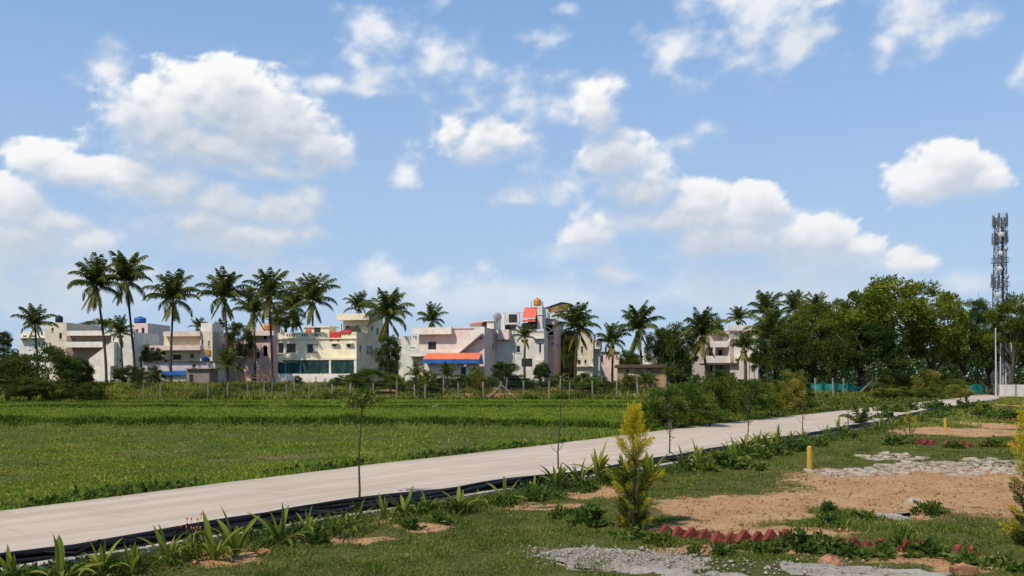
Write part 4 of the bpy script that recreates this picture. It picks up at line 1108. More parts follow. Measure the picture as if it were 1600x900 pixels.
def palm(label, px, crown_y, y, rad_px, base=None, seed=0, n=22, nuts=5, skirt=2, lean=None, young=False, group='coconut palms', wind=.25, dry=0.0):
    n = int(n*1.12)
    r_ = random.Random(seed*7+3); x = X(px, y); bpx = base if base is not None else px+r_.uniform(-3, 3)
    bx = X(bpx, y); g = float(gz(bx, y)); top = Z(crown_y+4, y)-g; s = rad_px/FPX*y/3.75
    t = tag(empty('young_coconut_palm' if young else 'coconut_palm', (bx, y, g)), label, 'palm tree', group)
    dx = x-bx; pts = []; rr = []
    N = 12
    for i in range(N+1):
        f = i/N; pts.append((dx*(f**1.6)+.12*math.sin(f*5+seed)*(1-f)*f*4*.4, .25*math.sin(f*3+seed)*f, -.3+(top+.3)*f)); rr.append((.25 if i == 0 else .185-.065*f)*(.8+.2*s) + (.012 if i % 2 else 0))
    if not young or top > .8: MB().tube(pts, rr, 8).build('trunk', M_palmbark, t, smooth_shade=True)
    tip = Vector(pts[-1])
    for i in range(n):
        f = (i+.5)/n
        k = min(6, int(f*5.2)) if i < n-skirt else 6
        if young: k = min(3, int(f*4))
        az = i*2.39996+r_.uniform(-.25, .25)
        o = link('frond', FROND[k], None, t, tip+Vector((0, 0, -.25*f*s)), (r_.uniform(-.12, .12), r_.uniform(-.10, .10), az))
        q = s*r_.uniform(.85, 1.1); o.scale = (q, q, q)
    for i in range(nuts):
        a = i*2.4+seed; o = link('coconut', coco_me, None, t, tip+Vector((math.cos(a)*.32, math.sin(a)*.32, -.65-.25*r_.random()))); o.scale = (1.2,)*3
    return t
PALMS = [
 # label, crown px, crown py, distance, radius px, base px, fronds, young
 ('stocky coconut palm leaning over the beige block at far left', 54, 502, 118, 29, 58, 20),
 ('tall coconut palm with browning fronds, left one of the two tallest', 152, 441, 112, 42, 166, 26),
 ('tallest coconut palm, leaning, with a straw coloured crown heart', 198, 434, 114, 42, 211, 26),
 ('small coconut palm between the trunks of the two tallest palms', 188, 515, 119, 24, 193, 18),
 ('straight coconut palm with a heavy hanging skirt behind the low pink wall', 270, 462, 113, 40, 267, 26),
 ('straight tall coconut palm above the young palm by the pink wall', 349, 458, 113, 41, 356, 25),
 ('dark shorter coconut palm crowding behind the pink house roof', 396, 482, 120, 36, 398, 22),
 ('tall thin trunked coconut palm just left of the cream house', 421, 455, 116, 40, 425, 24),
 ('dark coconut palm behind the left part of the cream house roof', 458, 476, 140, 38, 459, 22),
 ('tall dark coconut palm behind the middle of the cream house roof', 489, 464, 138, 40, 489, 24),
 ('small far coconut palm over the yellowish cream house roof', 309, 506, 160, 15, 309, 16),
 ('small far coconut palm peeping over the beige tower of the yellowish house', 345, 508, 165, 14, 345, 16),
 ('coconut palm showing above the stair tower of the cream house', 560, 475, 150, 24, 560, 20),
 ('bushy dark coconut palm between the cream house and the stair house', 606, 488, 121, 40, 607, 28),
 ('lone coconut palm behind the flat roof of the stair house', 675, 497, 140, 25, 675, 22),
 ('slim short coconut palm in front of the grey white house', 820, 521, 112, 20, 820, 16),
 ('thick coconut palm in front of the dark narrow gap', 902, 506, 114, 36, 899, 28),
 ('shaggy coconut palm over the low white house', 956, 530, 118, 28, 957, 22),
 ('full coconut palm rising behind the ochre hut', 998, 508, 116, 38, 1003, 26),
 ('full coconut palm in front of the white balcony house', 1097, 518, 112, 38, 1104, 26),
 ('small coconut palm behind the roof of the white balcony house', 1153, 494, 140, 20, 1153, 18),
 ('tall coconut palm at the left end of the big trees', 1196, 484, 122, 32, 1199, 22),
 ('full coconut palm hanging over the right end of the white balcony house', 1206, 522, 110, 42, 1212, 28),
 ('short coconut palm in front of the right block of the white balcony house', 1163, 538, 110, 25, 1166, 22),
 ('coconut palm crown sticking out of the tree tops', 1243, 478, 124, 30, 1243, 20),
 ('second coconut palm crown sticking out of the tree tops, closest to the big tree', 1276, 480, 128, 26, 1276, 18),
]
for i, (lab, px, cy, y, rp, bp, nf) in enumerate(PALMS): palm(lab, px, cy, y, rp, bp, i, nf, 5, 4 if nf > 20 else 2)
palm('low bushy coconut palm on a short trunk by the low pink wall', 355, 566, 108, 26, 355, 41, 18, 0, 1)
for i, (lab, px, cy, y, rp) in enumerate((('young trunkless palm left of the orange roofed lean-to', 650, 582, 103, 20), ('young trunkless palm in front of the blue band of the lean-to', 699, 582, 103, 22), ('young trunkless palm at the right end of the lean-to', 742, 584, 103, 17),
        ('young trunkless palm right of the ochre hut', 1046, 582, 104, 20), ('young palm under the dark narrow gap', 876, 590, 103, 14), ('young palm in front of the shade net trees', 1227, 578, 106, 14))):
    palm(lab, px, cy, y, rp, px, 60+i, 11, 0, 0, young=True, group='young palms in front of the houses')

# ---- trees
tree('broadleaf_tree', 'largest round broadleaf tree, highest crown of the right hand wood', 1402, 104, 432, 190, 0, low=578)
TR = [
 ('leafy tree filling the left shoulder of the largest tree', 1345, 108, 449, 110, 5, 'tree', 580),
 ('dense dark tree filling the wood behind the shade net', 1300, 106, 470, 120, 1, 'tree', 590),
 ('tree with paler yellow green leaves left of the largest tree', 1268, 112, 468, 90, 3, 'tree', 570),
 ('dark tree at the left foot of the wood behind the tall grass', 1240, 104, 500, 90, 2, 'dark', 596),
 ('broad dark tree low in front of the largest tree', 1352, 100, 500, 120, 4, 'dark', 592),
 ('tree filling the right shoulder of the largest tree', 1458, 108, 458, 100, 5, 'tree', 588),
 ('small crowned tree in the gap left of the telecom tower', 1527, 128, 462, 46, 2, 'dark', 540),
 ('dark spreading tree left of the pale poles', 1505, 116, 492, 78, 3, 'dark', 588),
 ('tree with yellowing top in front of the telecom tower foot', 1580, 112, 456, 80, 1, 'tree', 560),
 ('flat topped dark tree behind the pale poles', 1548, 124, 505, 90, 3, 'dark', 590),
 ('tree at the right edge behind the compound wall', 1625, 118, 470, 90, 0, 'tree', 585),
 ('dark round tree between the full palms and the white balcony house', 1052, 118, 503, 74, 1, 'dark', 592),
 ('dark leafy tree behind the left palm of the white balcony house', 1112, 132, 495, 40, 4, 'dark', 560),
 ('leafy tree covering the right end of the white balcony house', 1190, 108, 528, 40, 1, 'dark', 590),
 ('narrow dark leafy tree hiding the dark gap beside the pink house', 889, 117, 521, 27, 2, 'dark', 588),
 ('narrow dark tree behind the dark round tree', 1030, 126, 508, 44, 2, 'dark', 585),
 ('low rounded tree seen over the long pale house at left', 158, 150, 496, 62, 3, 'tree', 530),
 ('dark tree crown between the blue tank house and the yellowish house', 237, 156, 515, 34, 1, 'dark', 545),
 ('small dark tree in front of the small blue house', 240, 118, 540, 38, 4, 'dark', 585),
 ('dark tree behind the tall palms left of the cream house', 372, 128, 500, 46, 2, 'dark', 560),
 ('dark foliage tree behind the palms over the coral pink house', 445, 135, 478, 60, 5, 'dark', 520),
 ('dark tree low between the cream house and the stair house', 608, 112, 520, 44, 2, 'dark', 590),
 ('leafy dark tree in front of the grey white house wall', 786, 104, 562, 46, 3, 'dark', 604),
 ('small tree standing low at the foot of the slim palm', 845, 106, 565, 30, 1, 'dark', 600),
 ('far grey green tree at the far left edge', 5, 170, 515, 30, 2, 'dark', 560),
 ('dark tree low behind the low white house', 985, 124, 545, 40, 5, 'dark', 590),
]
for (lab, px, y, top, w, k, mt, low) in TR: tree('broadleaf_tree', lab, px, y, top, w, k, mt, low)
# the big dark bushes at the left edge of the field
for i, (lab, px, y, top, w, k) in enumerate((('big dark bush mass, tallest of the clump at the left edge of the field', 75, 86, 537, 110, 4), ('dark round bush cut by the left edge of the photo', 12, 84, 555, 80, 1), ('loose twiggy bush right of the big dark bush at the left of the field', 122, 88, 552, 46, 3), ('low dark bush at the right foot of the clump at the left of the field', 140, 84, 596, 50, 5), ('lowest dark bush at the front of the clump at the left of the field', 48, 80, 590, 80, 0))):
    tree('bush', lab, px, y, top, w, k, 'dark', 626, cat='bush')
tree('bush', 'dark bush at the foot of the leaning tall palm trunk', 196, 112, 570, 52, 1, 'dark', 606, cat='bush')
tree('bush', 'dark bush at the left end of the low pink wall', 232, 111, 572, 40, 4, 'dark', 606, cat='bush')
tree('bush', 'wide dark bush at the right corner of the cream house', 578, 98, 573, 66, 3, 'bush', 612, cat='bush')
tree('bush', 'dark low bush against the white wall of the cream house', 465, 110, 586, 16, 1, 'dark', 604, cat='bush')

# ---- shrubs: smaller-leaved, three makes
SHRUB = []
for i in range(4):
    cm, cc = crown_mesh('foliage', 300+i, (9500, 9500, 8500, 9000)[i], (1, 1, (.8, 1.0, .7, .9)[i]), .105, 60, .30, hollow=.35, zmin=-.6, aspect=.42, lobes=6)
    zz_ = np.empty(len(cm.vertices)*3, np.float32); cm.vertices.foreach_get('co', zz_); zz_ = zz_.reshape(-1, 3); zz_[:, 2] /= np.percentile(zz_[:, 2], 99); zz_[:, :2] /= np.percentile(np.abs(zz_[:, :2]), 99); cm.vertices.foreach_set('co', zz_.ravel()); cm.update()
    SHRUB.append((cm, trunk_mesh('stem', 320+i, 1.2, .035, [(c[0], c[1], c[2]+.9) for c in cc], 9, .3)))
def shrub(label, px, base, top, width, kind=0, mat='bush', name='shrub', y=None, group=None):
    if y is None: y = G(px, base)[1]
    x = X(px, y); g = float(gz(x, y)); ht = Z(top, y)-g; rw = width/FPX*y/2
    t = tag(empty(name, (x, y, g), rnd.uniform(0, 6.28)), label, 'shrub', group)
    cm, tm = SHRUB[kind % 4]; rz = ht/2*.92
    c = link('foliage', cm, L[mat], t, (0, 0, ht*.5)); c.scale = (rw, rw, rz)
    if cm.materials[0] != L[mat]: c.material_slots[0].link = 'OBJECT'; c.material_slots[0].material = L[mat]
    s = link('stem', tm, M_bark, t); s.scale = (rw, rw, ht*.5/.9)
    return t
ORD = 'first second third fourth fifth sixth seventh eighth ninth tenth eleventh twelfth thirteenth fourteenth fifteenth sixteenth seventeenth eighteenth nineteenth twentieth twenty-first twenty-second twenty-third twenty-fourth twenty-fifth twenty-sixth twenty-seventh twenty-eighth'.split()
MID = [('low bush left of the shade net posts', 1258, 646, 618, 44, 3, 'bush'), ('leafy green bush beside the road behind the yellow conifer', 1036, 672, 606, 74, 0, 'bush'), ('second green bush along the road, darker inside', 1082, 668, 596, 76, 1, 'bush'), ('tallest dense dark bush of the roadside thicket', 1126, 664, 588, 84, 2, 'tree'),
       ('rounded bush in the roadside thicket in front of the pillars', 1170, 658, 592, 70, 3, 'bush'), ('dark upright bush at the right end of the roadside thicket', 1204, 655, 594, 50, 1, 'tree'), ('low spreading bush at the left foot of the roadside thicket', 1012, 662, 628, 60, 2, 'bush'),
       ('yellowish bush against the right end of the roadside thicket', 1240, 648, 592, 46, 0, 'weed'), ('low green bush under the dark thicket by the road edge', 1108, 670, 630, 60, 3, 'bush')]
for (lab, px, b, tp_, w, k, mt) in MID: shrub(lab, px, b, tp_, w, k, mt)
shrub('round golden green bush in front of the big dark trees', 1240, 620, 577, 40, 1, 'weed', y=92)
shrub('golden flowering bush near the far end of the road', 1448, 625, 578, 42, 0, 'weed', y=94)
for i, px in enumerate(sorted((652, 690, 718, 752, 772, 800, 825, 846, 868, 884, 915, 935, 952, 978, 1012, 1060, 1082, 1110, 1128, 1150, 616, 634, 546, 524, 672, 738))):
    shrub(f'low garden shrub in the weedy belt in front of the houses, {ORD[i]} from the left', px+rnd.uniform(-4, 4), 0, rnd.uniform(582, 596), rnd.uniform(24, 44), i, ('bush', 'dark', 'bush', 'leafy', 'tree')[i % 5], y=rnd.uniform(101, 107), group='garden shrubs in front of the houses')
for i, (px, top) in enumerate(sorted(((1385, 588), (1400, 596), (1425, 584), (1470, 586), (1490, 592), (1500, 600), (1380, 606), (1412, 604), (1455, 604), (1250, 606)))):
    shrub(f'rough green shrub on the verge left of the far road, {ORD[i]} from the left', px, 0, top, rnd.uniform(34, 54), i, ('bush', 'weed', 'tree', 'dark')[i % 4], y=rnd.uniform(96, 104) if top < 600 else rnd.uniform(84, 92), group='shrubs on the verge of the far road')
for i, (px, top, lab) in enumerate(((668, 579, 'low yellow green bush left of the lean-to'), (748, 578, 'small yellow leafed bush right of the lean-to'), (980, 582, 'small yellow bush beside the ochre hut'), (925, 590, 'broad light green bush in front of the beige house'), (1125, 578, 'dome shaped dark bush under the white balcony house'))):
    shrub(lab, px, 0, top, (30, 28, 26, 44, 40)[i], i, ('weed', 'weed', 'weed', 'bush', 'dark')[i], y=100)

# ---- far wood behind everything, one mass
def far_wood():
    rs = np.random.RandomState(77); n = 90000
    ang = rs.uniform(-.66, .66, n); d = rs.uniform(185, 240, n)
    x = np.tan(ang)*d; y = d
    hmax = 6.5 + fbm((x*.03, y*.02, 0*x), 1, 4)*7 + 2.0*smooth(20, 60, x)
    z = 1 + np.maximum(.5, hmax)*rs.rand(n)**.9 - .8
    C = np.stack([x, y, z], 1); D = unit(rs.normal(size=(n, 3))+np.array([0, -.2, .3]))
    V, F, T = leaves_arrays(C, rs.uniform(.5, 1.1, n), D, np.clip(rs.normal(.4, .12, n), 0, 1), .6, rs)
    tag(link('far_wood', np_mesh('far_wood', V, F, dict(tint=('FLOAT', T))), L['dark']), kind='stuff')
far_wood()

# ======================================================================= grass and weeds (too many to count)
def blades(name, P, H, W, lean, tint, mat, rs=nr, bend=.5):
    n = len(P); a = rs.uniform(0, 2*np.pi, n); b = rs.uniform(0, 2*np.pi, n)
    w = np.stack([np.cos(a), np.sin(a), 0*a], 1)*(W/2)[:, None]
    l = np.stack([np.cos(b), np.sin(b), 0*b], 1)*(lean*H)[:, None]
    up = np.array([0, 0, 1.0])
    V = np.stack([P-w, P+w, P+w*.7+l*.35+up*(H*.55)[:, None], P-w*.7+l*.35+up*(H*.55)[:, None], P+l+up*(H*(1-.25*np.clip(lean, 0, 1)))[:, None]], 1)
    q = (np.arange(n)*5)[:, None]
    F = np.concatenate([q+np.array([0, 1, 2]), q+np.array([0, 2, 3]), q+np.array([3, 2, 4])], 0)
    T = np.repeat(tint, 5); T = np.clip(T + np.tile([-.06, -.06, 0, 0, .08], n), 0, 1)
    return tag(link(name, np_mesh(name, V.reshape(-1, 3), F, dict(tint=('FLOAT', T))), mat), kind='stuff')
def sample(n, y0, y1, xf0, xf1, power=1.0, rs=nr):
    """points spread over the ground between two depths, thinning with distance"""
    u = rs.rand(n); y = (y0**(1-power)+u*(y1**(1-power)-y0**(1-power)))**(1/(1-power)) if power != 1 else y0*(y1/y0)**u
    x0, x1 = xf0(y), xf1(y); return x0+(x1-x0)*rs.rand(n), y
fl = lambda y: -.60*y-1.5
# crop field: near, thinner and broken with dry leaves; beyond the first bank, thick and bright
x, y = sample(200000, 12.5, 44, fl, lambda y: RLx(y)-.08, 1.6)
pat = fbm((x, y, 0*x), .35, 4)
keep = nr.rand(len(x)) < np.clip(.58+pat*2.2, .10, 1); x, y, pat = x[keep], y[keep], pat[keep]
dry = nr.rand(len(x)) < .06*np.clip(1.6-(y-14)/26, .25, 2)
H = np.where(dry, .075, .05)*nr.uniform(.5, 1.5, len(x))*(1+.5*smooth(20, 40, y)); W = (.009+.00085*y)*nr.uniform(.7, 1.3, len(x))
blades('crop_growth', np.stack([x, y, field_z(x, y)-.01], 1), H, W, nr.uniform(.2, 1.4, len(x)), np.clip(np.where(dry, nr.uniform(.80, 1, len(x)), nr.normal(.47, .10, len(x))+pat*.30), 0, 1), L['field'])
x, y = sample(150000, 43, 89, fl, lambda y: RLx(y)-.08, 1.7)
pat = fbm((x*.35, y, 0*x), .25, 4)
keep = (x < .145*y) | (nr.rand(len(x)) < .22); x, y, pat = x[keep], y[keep], pat[keep]
blades('crop_growth', np.stack([x, y, field_z(x, y)-.01], 1), nr.uniform(.05, .12, len(x)), .0013*y*nr.uniform(.7, 1.4, len(x)), nr.uniform(.1, .8, len(x)), np.clip(nr.normal(.58, .07, len(x))+pat*.30, 0, .86), L['field'])
for k, (y0, hh, ww) in enumerate(BANKS):                                   # rank growth on the banks
    n = (22000, 14000, 9000)[k]; x = nr.uniform(-52, 22, n); y = bank_y(k, x)+nr.normal(0, ww*.55, n); ok = (x < RLx(y)-.3) & (x > -.62*y-2); x, y = x[ok], y[ok]
    blades('bank_grass', np.stack([x, y, field_z(x, y)-.02], 1), nr.uniform(.10, .32, len(x))*(1+.9*(fbm((x, y, 0*x), .5, 2)))*(1, .55, .5)[k], .0016*y*nr.uniform(.7, 1.4, len(x)), nr.uniform(.1, .9, len(x)), np.clip(nr.normal(.07, .09, len(x)), 0, 1), L['field'])
x, y = sample(26000, 43, 92, lambda y: .145*y, lambda y: RLx(y)-.1, 1.5); pat = fbm((x, y, 0*x+31), .22, 4)
blades('verge_weeds_tall', np.stack([x, y, field_z(x, y)*(y < 88)-.02], 1), np.clip(.20+pat*.7, .06, .7)*nr.uniform(.6, 1.4, len(x)), .0019*y*nr.uniform(.7, 1.4, len(x)), nr.uniform(.2, 1.0, len(x)), np.clip(nr.normal(.30, .17, len(x))+pat*.4, 0, 1), L['weed'])
# belt of tall weeds between the field and the houses
x, y = sample(120000, 88.5, 113, lambda y: -.62*y, lambda y: np.minimum(RLx(y)-1.2, .62*y), 1.02)
s = belt_soil(x, y); pat = fbm((x, y, 0*x), .18, 4)
lft = smooth(-5, -25, x)
keep = nr.rand(len(x)) > s*.93; x, y, pat, lft = x[keep], y[keep], pat[keep], lft[keep]
blades('tall_weeds', np.stack([x, y, gz(x, y)-.12], 1), np.clip(.34+pat*1.3+.12*lft, .10, 1.0)*nr.uniform(.6, 1.4, len(x)), nr.uniform(.09, .2, len(x)), nr.uniform(.1, .8, len(x)), np.clip(nr.normal(.40, .16, len(x))+pat*.5+.12*lft, 0, 1), L['weed'])
x, y = sample(60000, 89, 108, lambda y: -.62*y, lambda y: np.minimum(RLx(y)-1.2, .62*y), 1.02)
pat = fbm((x, y, 0*x+21), .30, 3); ok = (pat > .16) & (belt_soil(x, y) < .5); x, y, pat = x[ok], y[ok], pat[ok]
blades('tall_weeds', np.stack([x, y, gz(x, y)-.12], 1), np.clip(.35+pat*1.8, .2, 1.3)*nr.uniform(.6, 1.3, len(x)), nr.uniform(.10, .22, len(x)), nr.uniform(.1, .9, len(x)), np.clip(nr.normal(.12, .12, len(x)), 0, 1), L['weed'])
# weedy edge of the field along the road
n = 26000; y = 12*(95/12)**nr.rand(n); off = np.abs(nr.normal(0, 1, n))*(.35+.006*y); x = RLx(y)-.06-off
pat = fbm((x, y, 0*x), .5, 4); ok = nr.rand(n) < np.clip(.55+pat*1.7, .05, 1); x, y, pat, off = x[ok], y[ok], pat[ok], off[ok]
blades('verge_grass', np.stack([x, y, field_z(x, y)-.01], 1), nr.uniform(.06, .20, len(x))*(1+pat), (.012+.0012*y)*nr.uniform(.7, 1.4, len(x)), nr.uniform(.2, 1.0, len(x)), np.clip(nr.normal(.32, .15, len(x)), 0, 1), L['field'])
n = 7000; y = 12*(90/12)**nr.rand(n); x = RLx(y)-.12-np.abs(nr.normal(0, .38, n)); pat = fbm((x, y, 0*x+3), .45, 4); ok = pat > .05; x, y = x[ok], y[ok]
V, F, T = leaves_arrays(np.stack([x, y, field_z(x, y)+nr.uniform(0, .14, len(x))], 1), nr.uniform(.05, .12, len(x))*(1+.02*y), unit(nr.normal(size=(len(x), 3))+np.array([0, 0, .5])), np.clip(nr.normal(.35, .15, len(x)), 0, 1), .6)
tag(link('verge_weeds', np_mesh('verge_weeds', V, F, dict(tint=('FLOAT', T))), L['leafy']), kind='stuff')
# ======================================================================= lawn grass
lz = lambda x, y: lawn_z(np.asarray(x, float), np.asarray(y, float))
x, y = sample(260000, 8.4, 42, lambda y: RRx(y)+.75, lambda y: .60*y+1.0, 1.9)
s = soil_at(x, y); pat = fbm((x, y, 0*x), .55, 4); pat2 = fbm((x, y, 0*x+7), 1.8, 3)
e = s+fbm((x, y, 0*x), 2.4, 4)*.7
slab = blob_mask(x, y, SLAB, .25, .9)
keep = (nr.rand(len(x)) < np.clip(1.05-1.5*e, .015, 1)*np.clip(.85+pat2*1.6, .25, 1)) & (nr.rand(len(x)) > slab*1.25-.25)
x, y, pat, pat2 = x[keep], y[keep], pat[keep], pat2[keep]
lush = blob_mask(x, y, LUSH, .3, .8)
H = nr.uniform(.018, .055, len(x))*(1+1.2*pat+.9*pat2)*(1+1.1*lush); W = (.0035+.00075*y)*nr.uniform(.7, 1.4, len(x))
straw = nr.rand(len(x)) < np.clip(.10-.3*pat2, .03, .3)
blades('lawn_grass', np.stack([x, y, lz(x, y)-.006], 1), H, W, nr.uniform(.15, 1.1, len(x)), np.clip(np.where(straw, nr.uniform(.7, 1, len(x)), nr.normal(.42, .12, len(x))+pat*.3-pat2*.35), 0, 1), L['lawn'])
x, y = sample(60000, 40, 100, lambda y: RRx(y)+.7, lambda y: .60*y+2, 1.8)
s = soil_at(x, y); keep = nr.rand(len(x)) > s*1.2; x, y = x[keep], y[keep]
blades('lawn_grass', np.stack([x, y, lz(x, y)-.01], 1), nr.uniform(.06, .16, len(x)), .0016*y*nr.uniform(.7, 1.3, len(x)), nr.uniform(.2, .9, len(x)), np.clip(nr.normal(.55, .12, len(x)), 0, 1), L['lawn'])
# dry grass and leaf litter in the planting strip beside the kerb
n = 26000; y = 7*(60/7)**nr.rand(n); x = RRx(y)+.52+np.abs(nr.normal(0, .45, n)); pat = fbm((x, y, 0*x+2), .8, 3); ok = nr.rand(n) < np.clip(.6+pat*1.6, .08, 1); x, y, pat = x[ok], y[ok], pat[ok]
blades('strip_grass', np.stack([x, y, lz(x, y)-.01], 1), nr.uniform(.04, .16, len(x))*(1+.012*y), (.004+.0008*y)*nr.uniform(.7, 1.4, len(x)), nr.uniform(.2, 1.5, len(x)), np.clip(nr.normal(.45, .24, len(x)), 0, 1), L['lawn'])
n = 15000; y = 7.5*(60/7.5)**nr.rand(n); x = RRx(y)+.52+np.abs(nr.normal(.1, .42, n)); pat = fbm((x, y, 0*x+12), .9, 3); ok = pat > .02; x, y = x[ok], y[ok]
V, F, T = leaves_arrays(np.stack([x, y, lz(x, y)+nr.uniform(0, .15, len(x))*(1+.01*y)], 1), nr.uniform(.03, .07, len(x))*(1+.02*y), unit(nr.normal(size=(len(x), 3))+np.array([0, 0, .5])), np.clip(nr.normal(.42, .16, len(x)), 0, 1), .55)
tag(link('ground_cover', np_mesh('ground_cover', V, F, dict(tint=('FLOAT', T))), L['leafy']), kind='stuff')
# pebbles and clods on the bare earth
n = 12000; x, y = sample(n, 8.5, 34, lambda y: RRx(y)+.8, lambda y: .60*y+1, 1.5); ok = soil_at(x, y) > .35; x, y = x[ok], y[ok]; n = len(x)
oc = np.array([(1,0,0),(-1,0,0),(0,1,0),(0,-1,0),(0,0,1),(0,0,-.5)], float); fc = np.array([(0,2,4),(2,1,4),(1,3,4),(3,0,4),(2,0,5),(1,2,5),(3,1,5),(0,3,5)])
sz = nr.gamma(1.6, .006, n)+.005
V = np.stack([x, y, lz(x, y)+sz*.2], 1)[:, None]+oc[None]*(sz[:, None]*nr.uniform(.6, 1.3, (n, 3)))[:, None]
F = (np.arange(n)*6)[:, None, None]+fc[None]
tag(link('clods', np_mesh('clods', V.reshape(-1, 3), F.reshape(-1, 3)), paint('earth_clod', (.36, .19, .10), var=.4, scale=30, rough=.95)), kind='stuff')

# ======================================================================= pipes along the road
pb = tag(empty('pipe_bundle', (float(RRx(12)), 12, RZ)), 'long bundle of black plastic pipes lying along the road edge', 'pipes')
po = Vector(pb.location)
for i in range(14):
    r_ = random.Random(500+i); pts = []; ph = r_.uniform(0, 6); base = -.16+.32*(i % 7)/6; lay = i//7
    ys = np.concatenate([np.arange(3, 24, .35), np.arange(24, 66, 1.2)])
    if i % 4 == 3: ys = ys[ys < 21]
    for y in ys:
        o = base+.13*math.sin(y*.55+ph)+.06*math.sin(y*1.7+ph*2); hump = max(0, math.sin(y*.8+ph))*.03
        pts.append(Vector((float(RRx(y))+.06+o*.82, y-o*.57, RZ+.028+lay*.05+hump*1.5))-po)
    MB().tube(pts, .024+.004*(i % 3), 7).build('pipe', M_pipe, pb, smooth_shade=True)
for i, (y, a) in enumerate(((10.2, .9), (11.1, 1.2), (13.4, .6))):
    c = Vector((float(RRx(y)), y, RZ+.09))-po; d = Vector((.82*math.cos(a)+.57*math.sin(a), -.57*math.cos(a)+.82*math.sin(a), 0))
    MB().tube([c-d*.55+Vector((0,0,-.02)), c+Vector((0, 0, .03)), c+d*.55+Vector((0,0,-.02)), c+d*.8+Vector((0,0,.12))], .018, 7).build('pipe', M_pipe, pb, smooth_shade=True)

# ======================================================================= strap-leaved plants
STRAP = []
for i, (ln, el, dr, w) in enumerate(((.52, 84, .25, .050), (.50, 68, .7, .052), (.48, 52, 1.3, .050), (.40, 38, 1.6, .046), (.34, 76, .15, .044), (.55, 60, 1.9, .050))):
    pts = []; p = Vector((.015, 0, 0)); a = R(el); n = 8; V, F, T = [], [], []
    for k in range(n+1):
        f = k/n; ww = w*(.55+.9*f if f < .5 else 1.0*(1-((f-.5)/.5)**2.2))*.64 if k < n else .001
        nrm = Vector((-math.sin(a), 0, math.cos(a)))
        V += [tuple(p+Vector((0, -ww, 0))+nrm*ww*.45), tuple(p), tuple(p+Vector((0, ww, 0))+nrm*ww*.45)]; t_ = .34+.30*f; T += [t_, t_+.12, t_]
        a -= dr/n*(.4+1.3*f); p = p+Vector((math.cos(a), 0, math.sin(a)))*(ln/n)
    for k in range(n):
        for c in (0, 1): F.append((k*3+c, k*3+c+1, k*3+c+4, k*3+c+3))
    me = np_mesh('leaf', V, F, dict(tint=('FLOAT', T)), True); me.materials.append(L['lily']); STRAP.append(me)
def strap_plant(x, y, sc_, seed, label, group, parts=True):
    r_ = random.Random(seed); t = tag(empty('strap_leaf_plant', (x, y, float(lz(x, y))-.01), r_.uniform(0, 6.28)), label, 'plant', group)
    n = r_.randint(8, 13)
    for i in range(n):
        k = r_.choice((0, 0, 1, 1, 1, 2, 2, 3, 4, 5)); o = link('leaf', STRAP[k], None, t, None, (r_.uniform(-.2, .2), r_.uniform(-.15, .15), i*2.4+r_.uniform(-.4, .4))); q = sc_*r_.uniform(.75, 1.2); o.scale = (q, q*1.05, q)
    return t
def strap_merged(seed):
    r_ = random.Random(seed); V, F, T = [], [], []
    for i in range(12):
        me = STRAP[r_.choice((0, 1, 1, 2, 4))]; m = Matrix.Rotation(i*2.4+r_.uniform(-.4, .4), 4, 'Z') @ Matrix.Scale(r_.uniform(.75, 1.2), 4); b = len(V)
        V += [tuple(m @ v.co) for v in me.vertices]; F += [tuple(b+q for q in p.vertices) for p in me.polygons]; T += [d.value for d in me.attributes['tint'].data]
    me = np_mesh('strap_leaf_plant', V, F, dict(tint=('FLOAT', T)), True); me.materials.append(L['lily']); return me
SM = [strap_merged(i) for i in range(4)]
def on(px, py): return G(px, py, 0.02)
near = sorted([(95, 905, 1.35), (20, 912, 1.1), (160, 892, 1.0), (205, 890, .8), (262, 875, .95), (300, 868, .75), (335, 872, 1.15), (368, 862, 1.25), (438, 848, 1.25), (480, 838, .95), (520, 834, .85), (545, 822, .75), (560, 812, .9), (600, 812, .8), (632, 806, .95), (668, 800, .8), (718, 796, 1.1), (742, 788, .7), (790, 782, 1.0), (835, 770, .75)])
for i, (px, py, s_) in enumerate(near):
    x, y = on(px, py); strap_plant(x, y, s_*.9, 900+i, f'strap-leaved plant in the kerbside row, {ORD[i]} from its left end', 'strap-leaved plants along the kerb')
more = [(870, 764), (905, 758), (935, 750), (1015, 748), (1090, 726), (1108, 722), (1140, 716), (1165, 708), (1185, 704), (1215, 700), (1235, 692), (1255, 690), (1290, 684), (1310, 678), (1375, 672), (1395, 668), (1410, 664), (1440, 660), (1470, 655), (1120, 730), (1068, 735), (975, 745), (1150, 722), (1200, 706), (1490, 650), (1510, 645)]
for i, (px, py) in enumerate(sorted(more)):
    x, y = on(px, py); o = link('strap_leaf_plant', SM[i % 4], None, None, (x, y, float(lz(x, y))), (0, 0, rnd.uniform(0, 6.28))); q = rnd.uniform(1.0, 1.5); o.scale = (q, q, q)
    tag(o, f'smaller strap-leaved plant in the far kerbside row, {ORD[i]} from the left', 'plant', 'smaller strap-leaved plants farther along the kerb')
# feathery palm-like plant by the road
x, y = on(1345, 664); t = tag(empty('young_coconut_palm', (x, y, 0)), 'small feathery palm arching over the road edge', 'palm tree')
for i in range(10):
    o = link('frond', FROND[(0, 2, 1, 2)[i % 4]], None, t, (0, 0, .02), (0, 0, i*2.4)); o.scale = (.25, .25, .25)

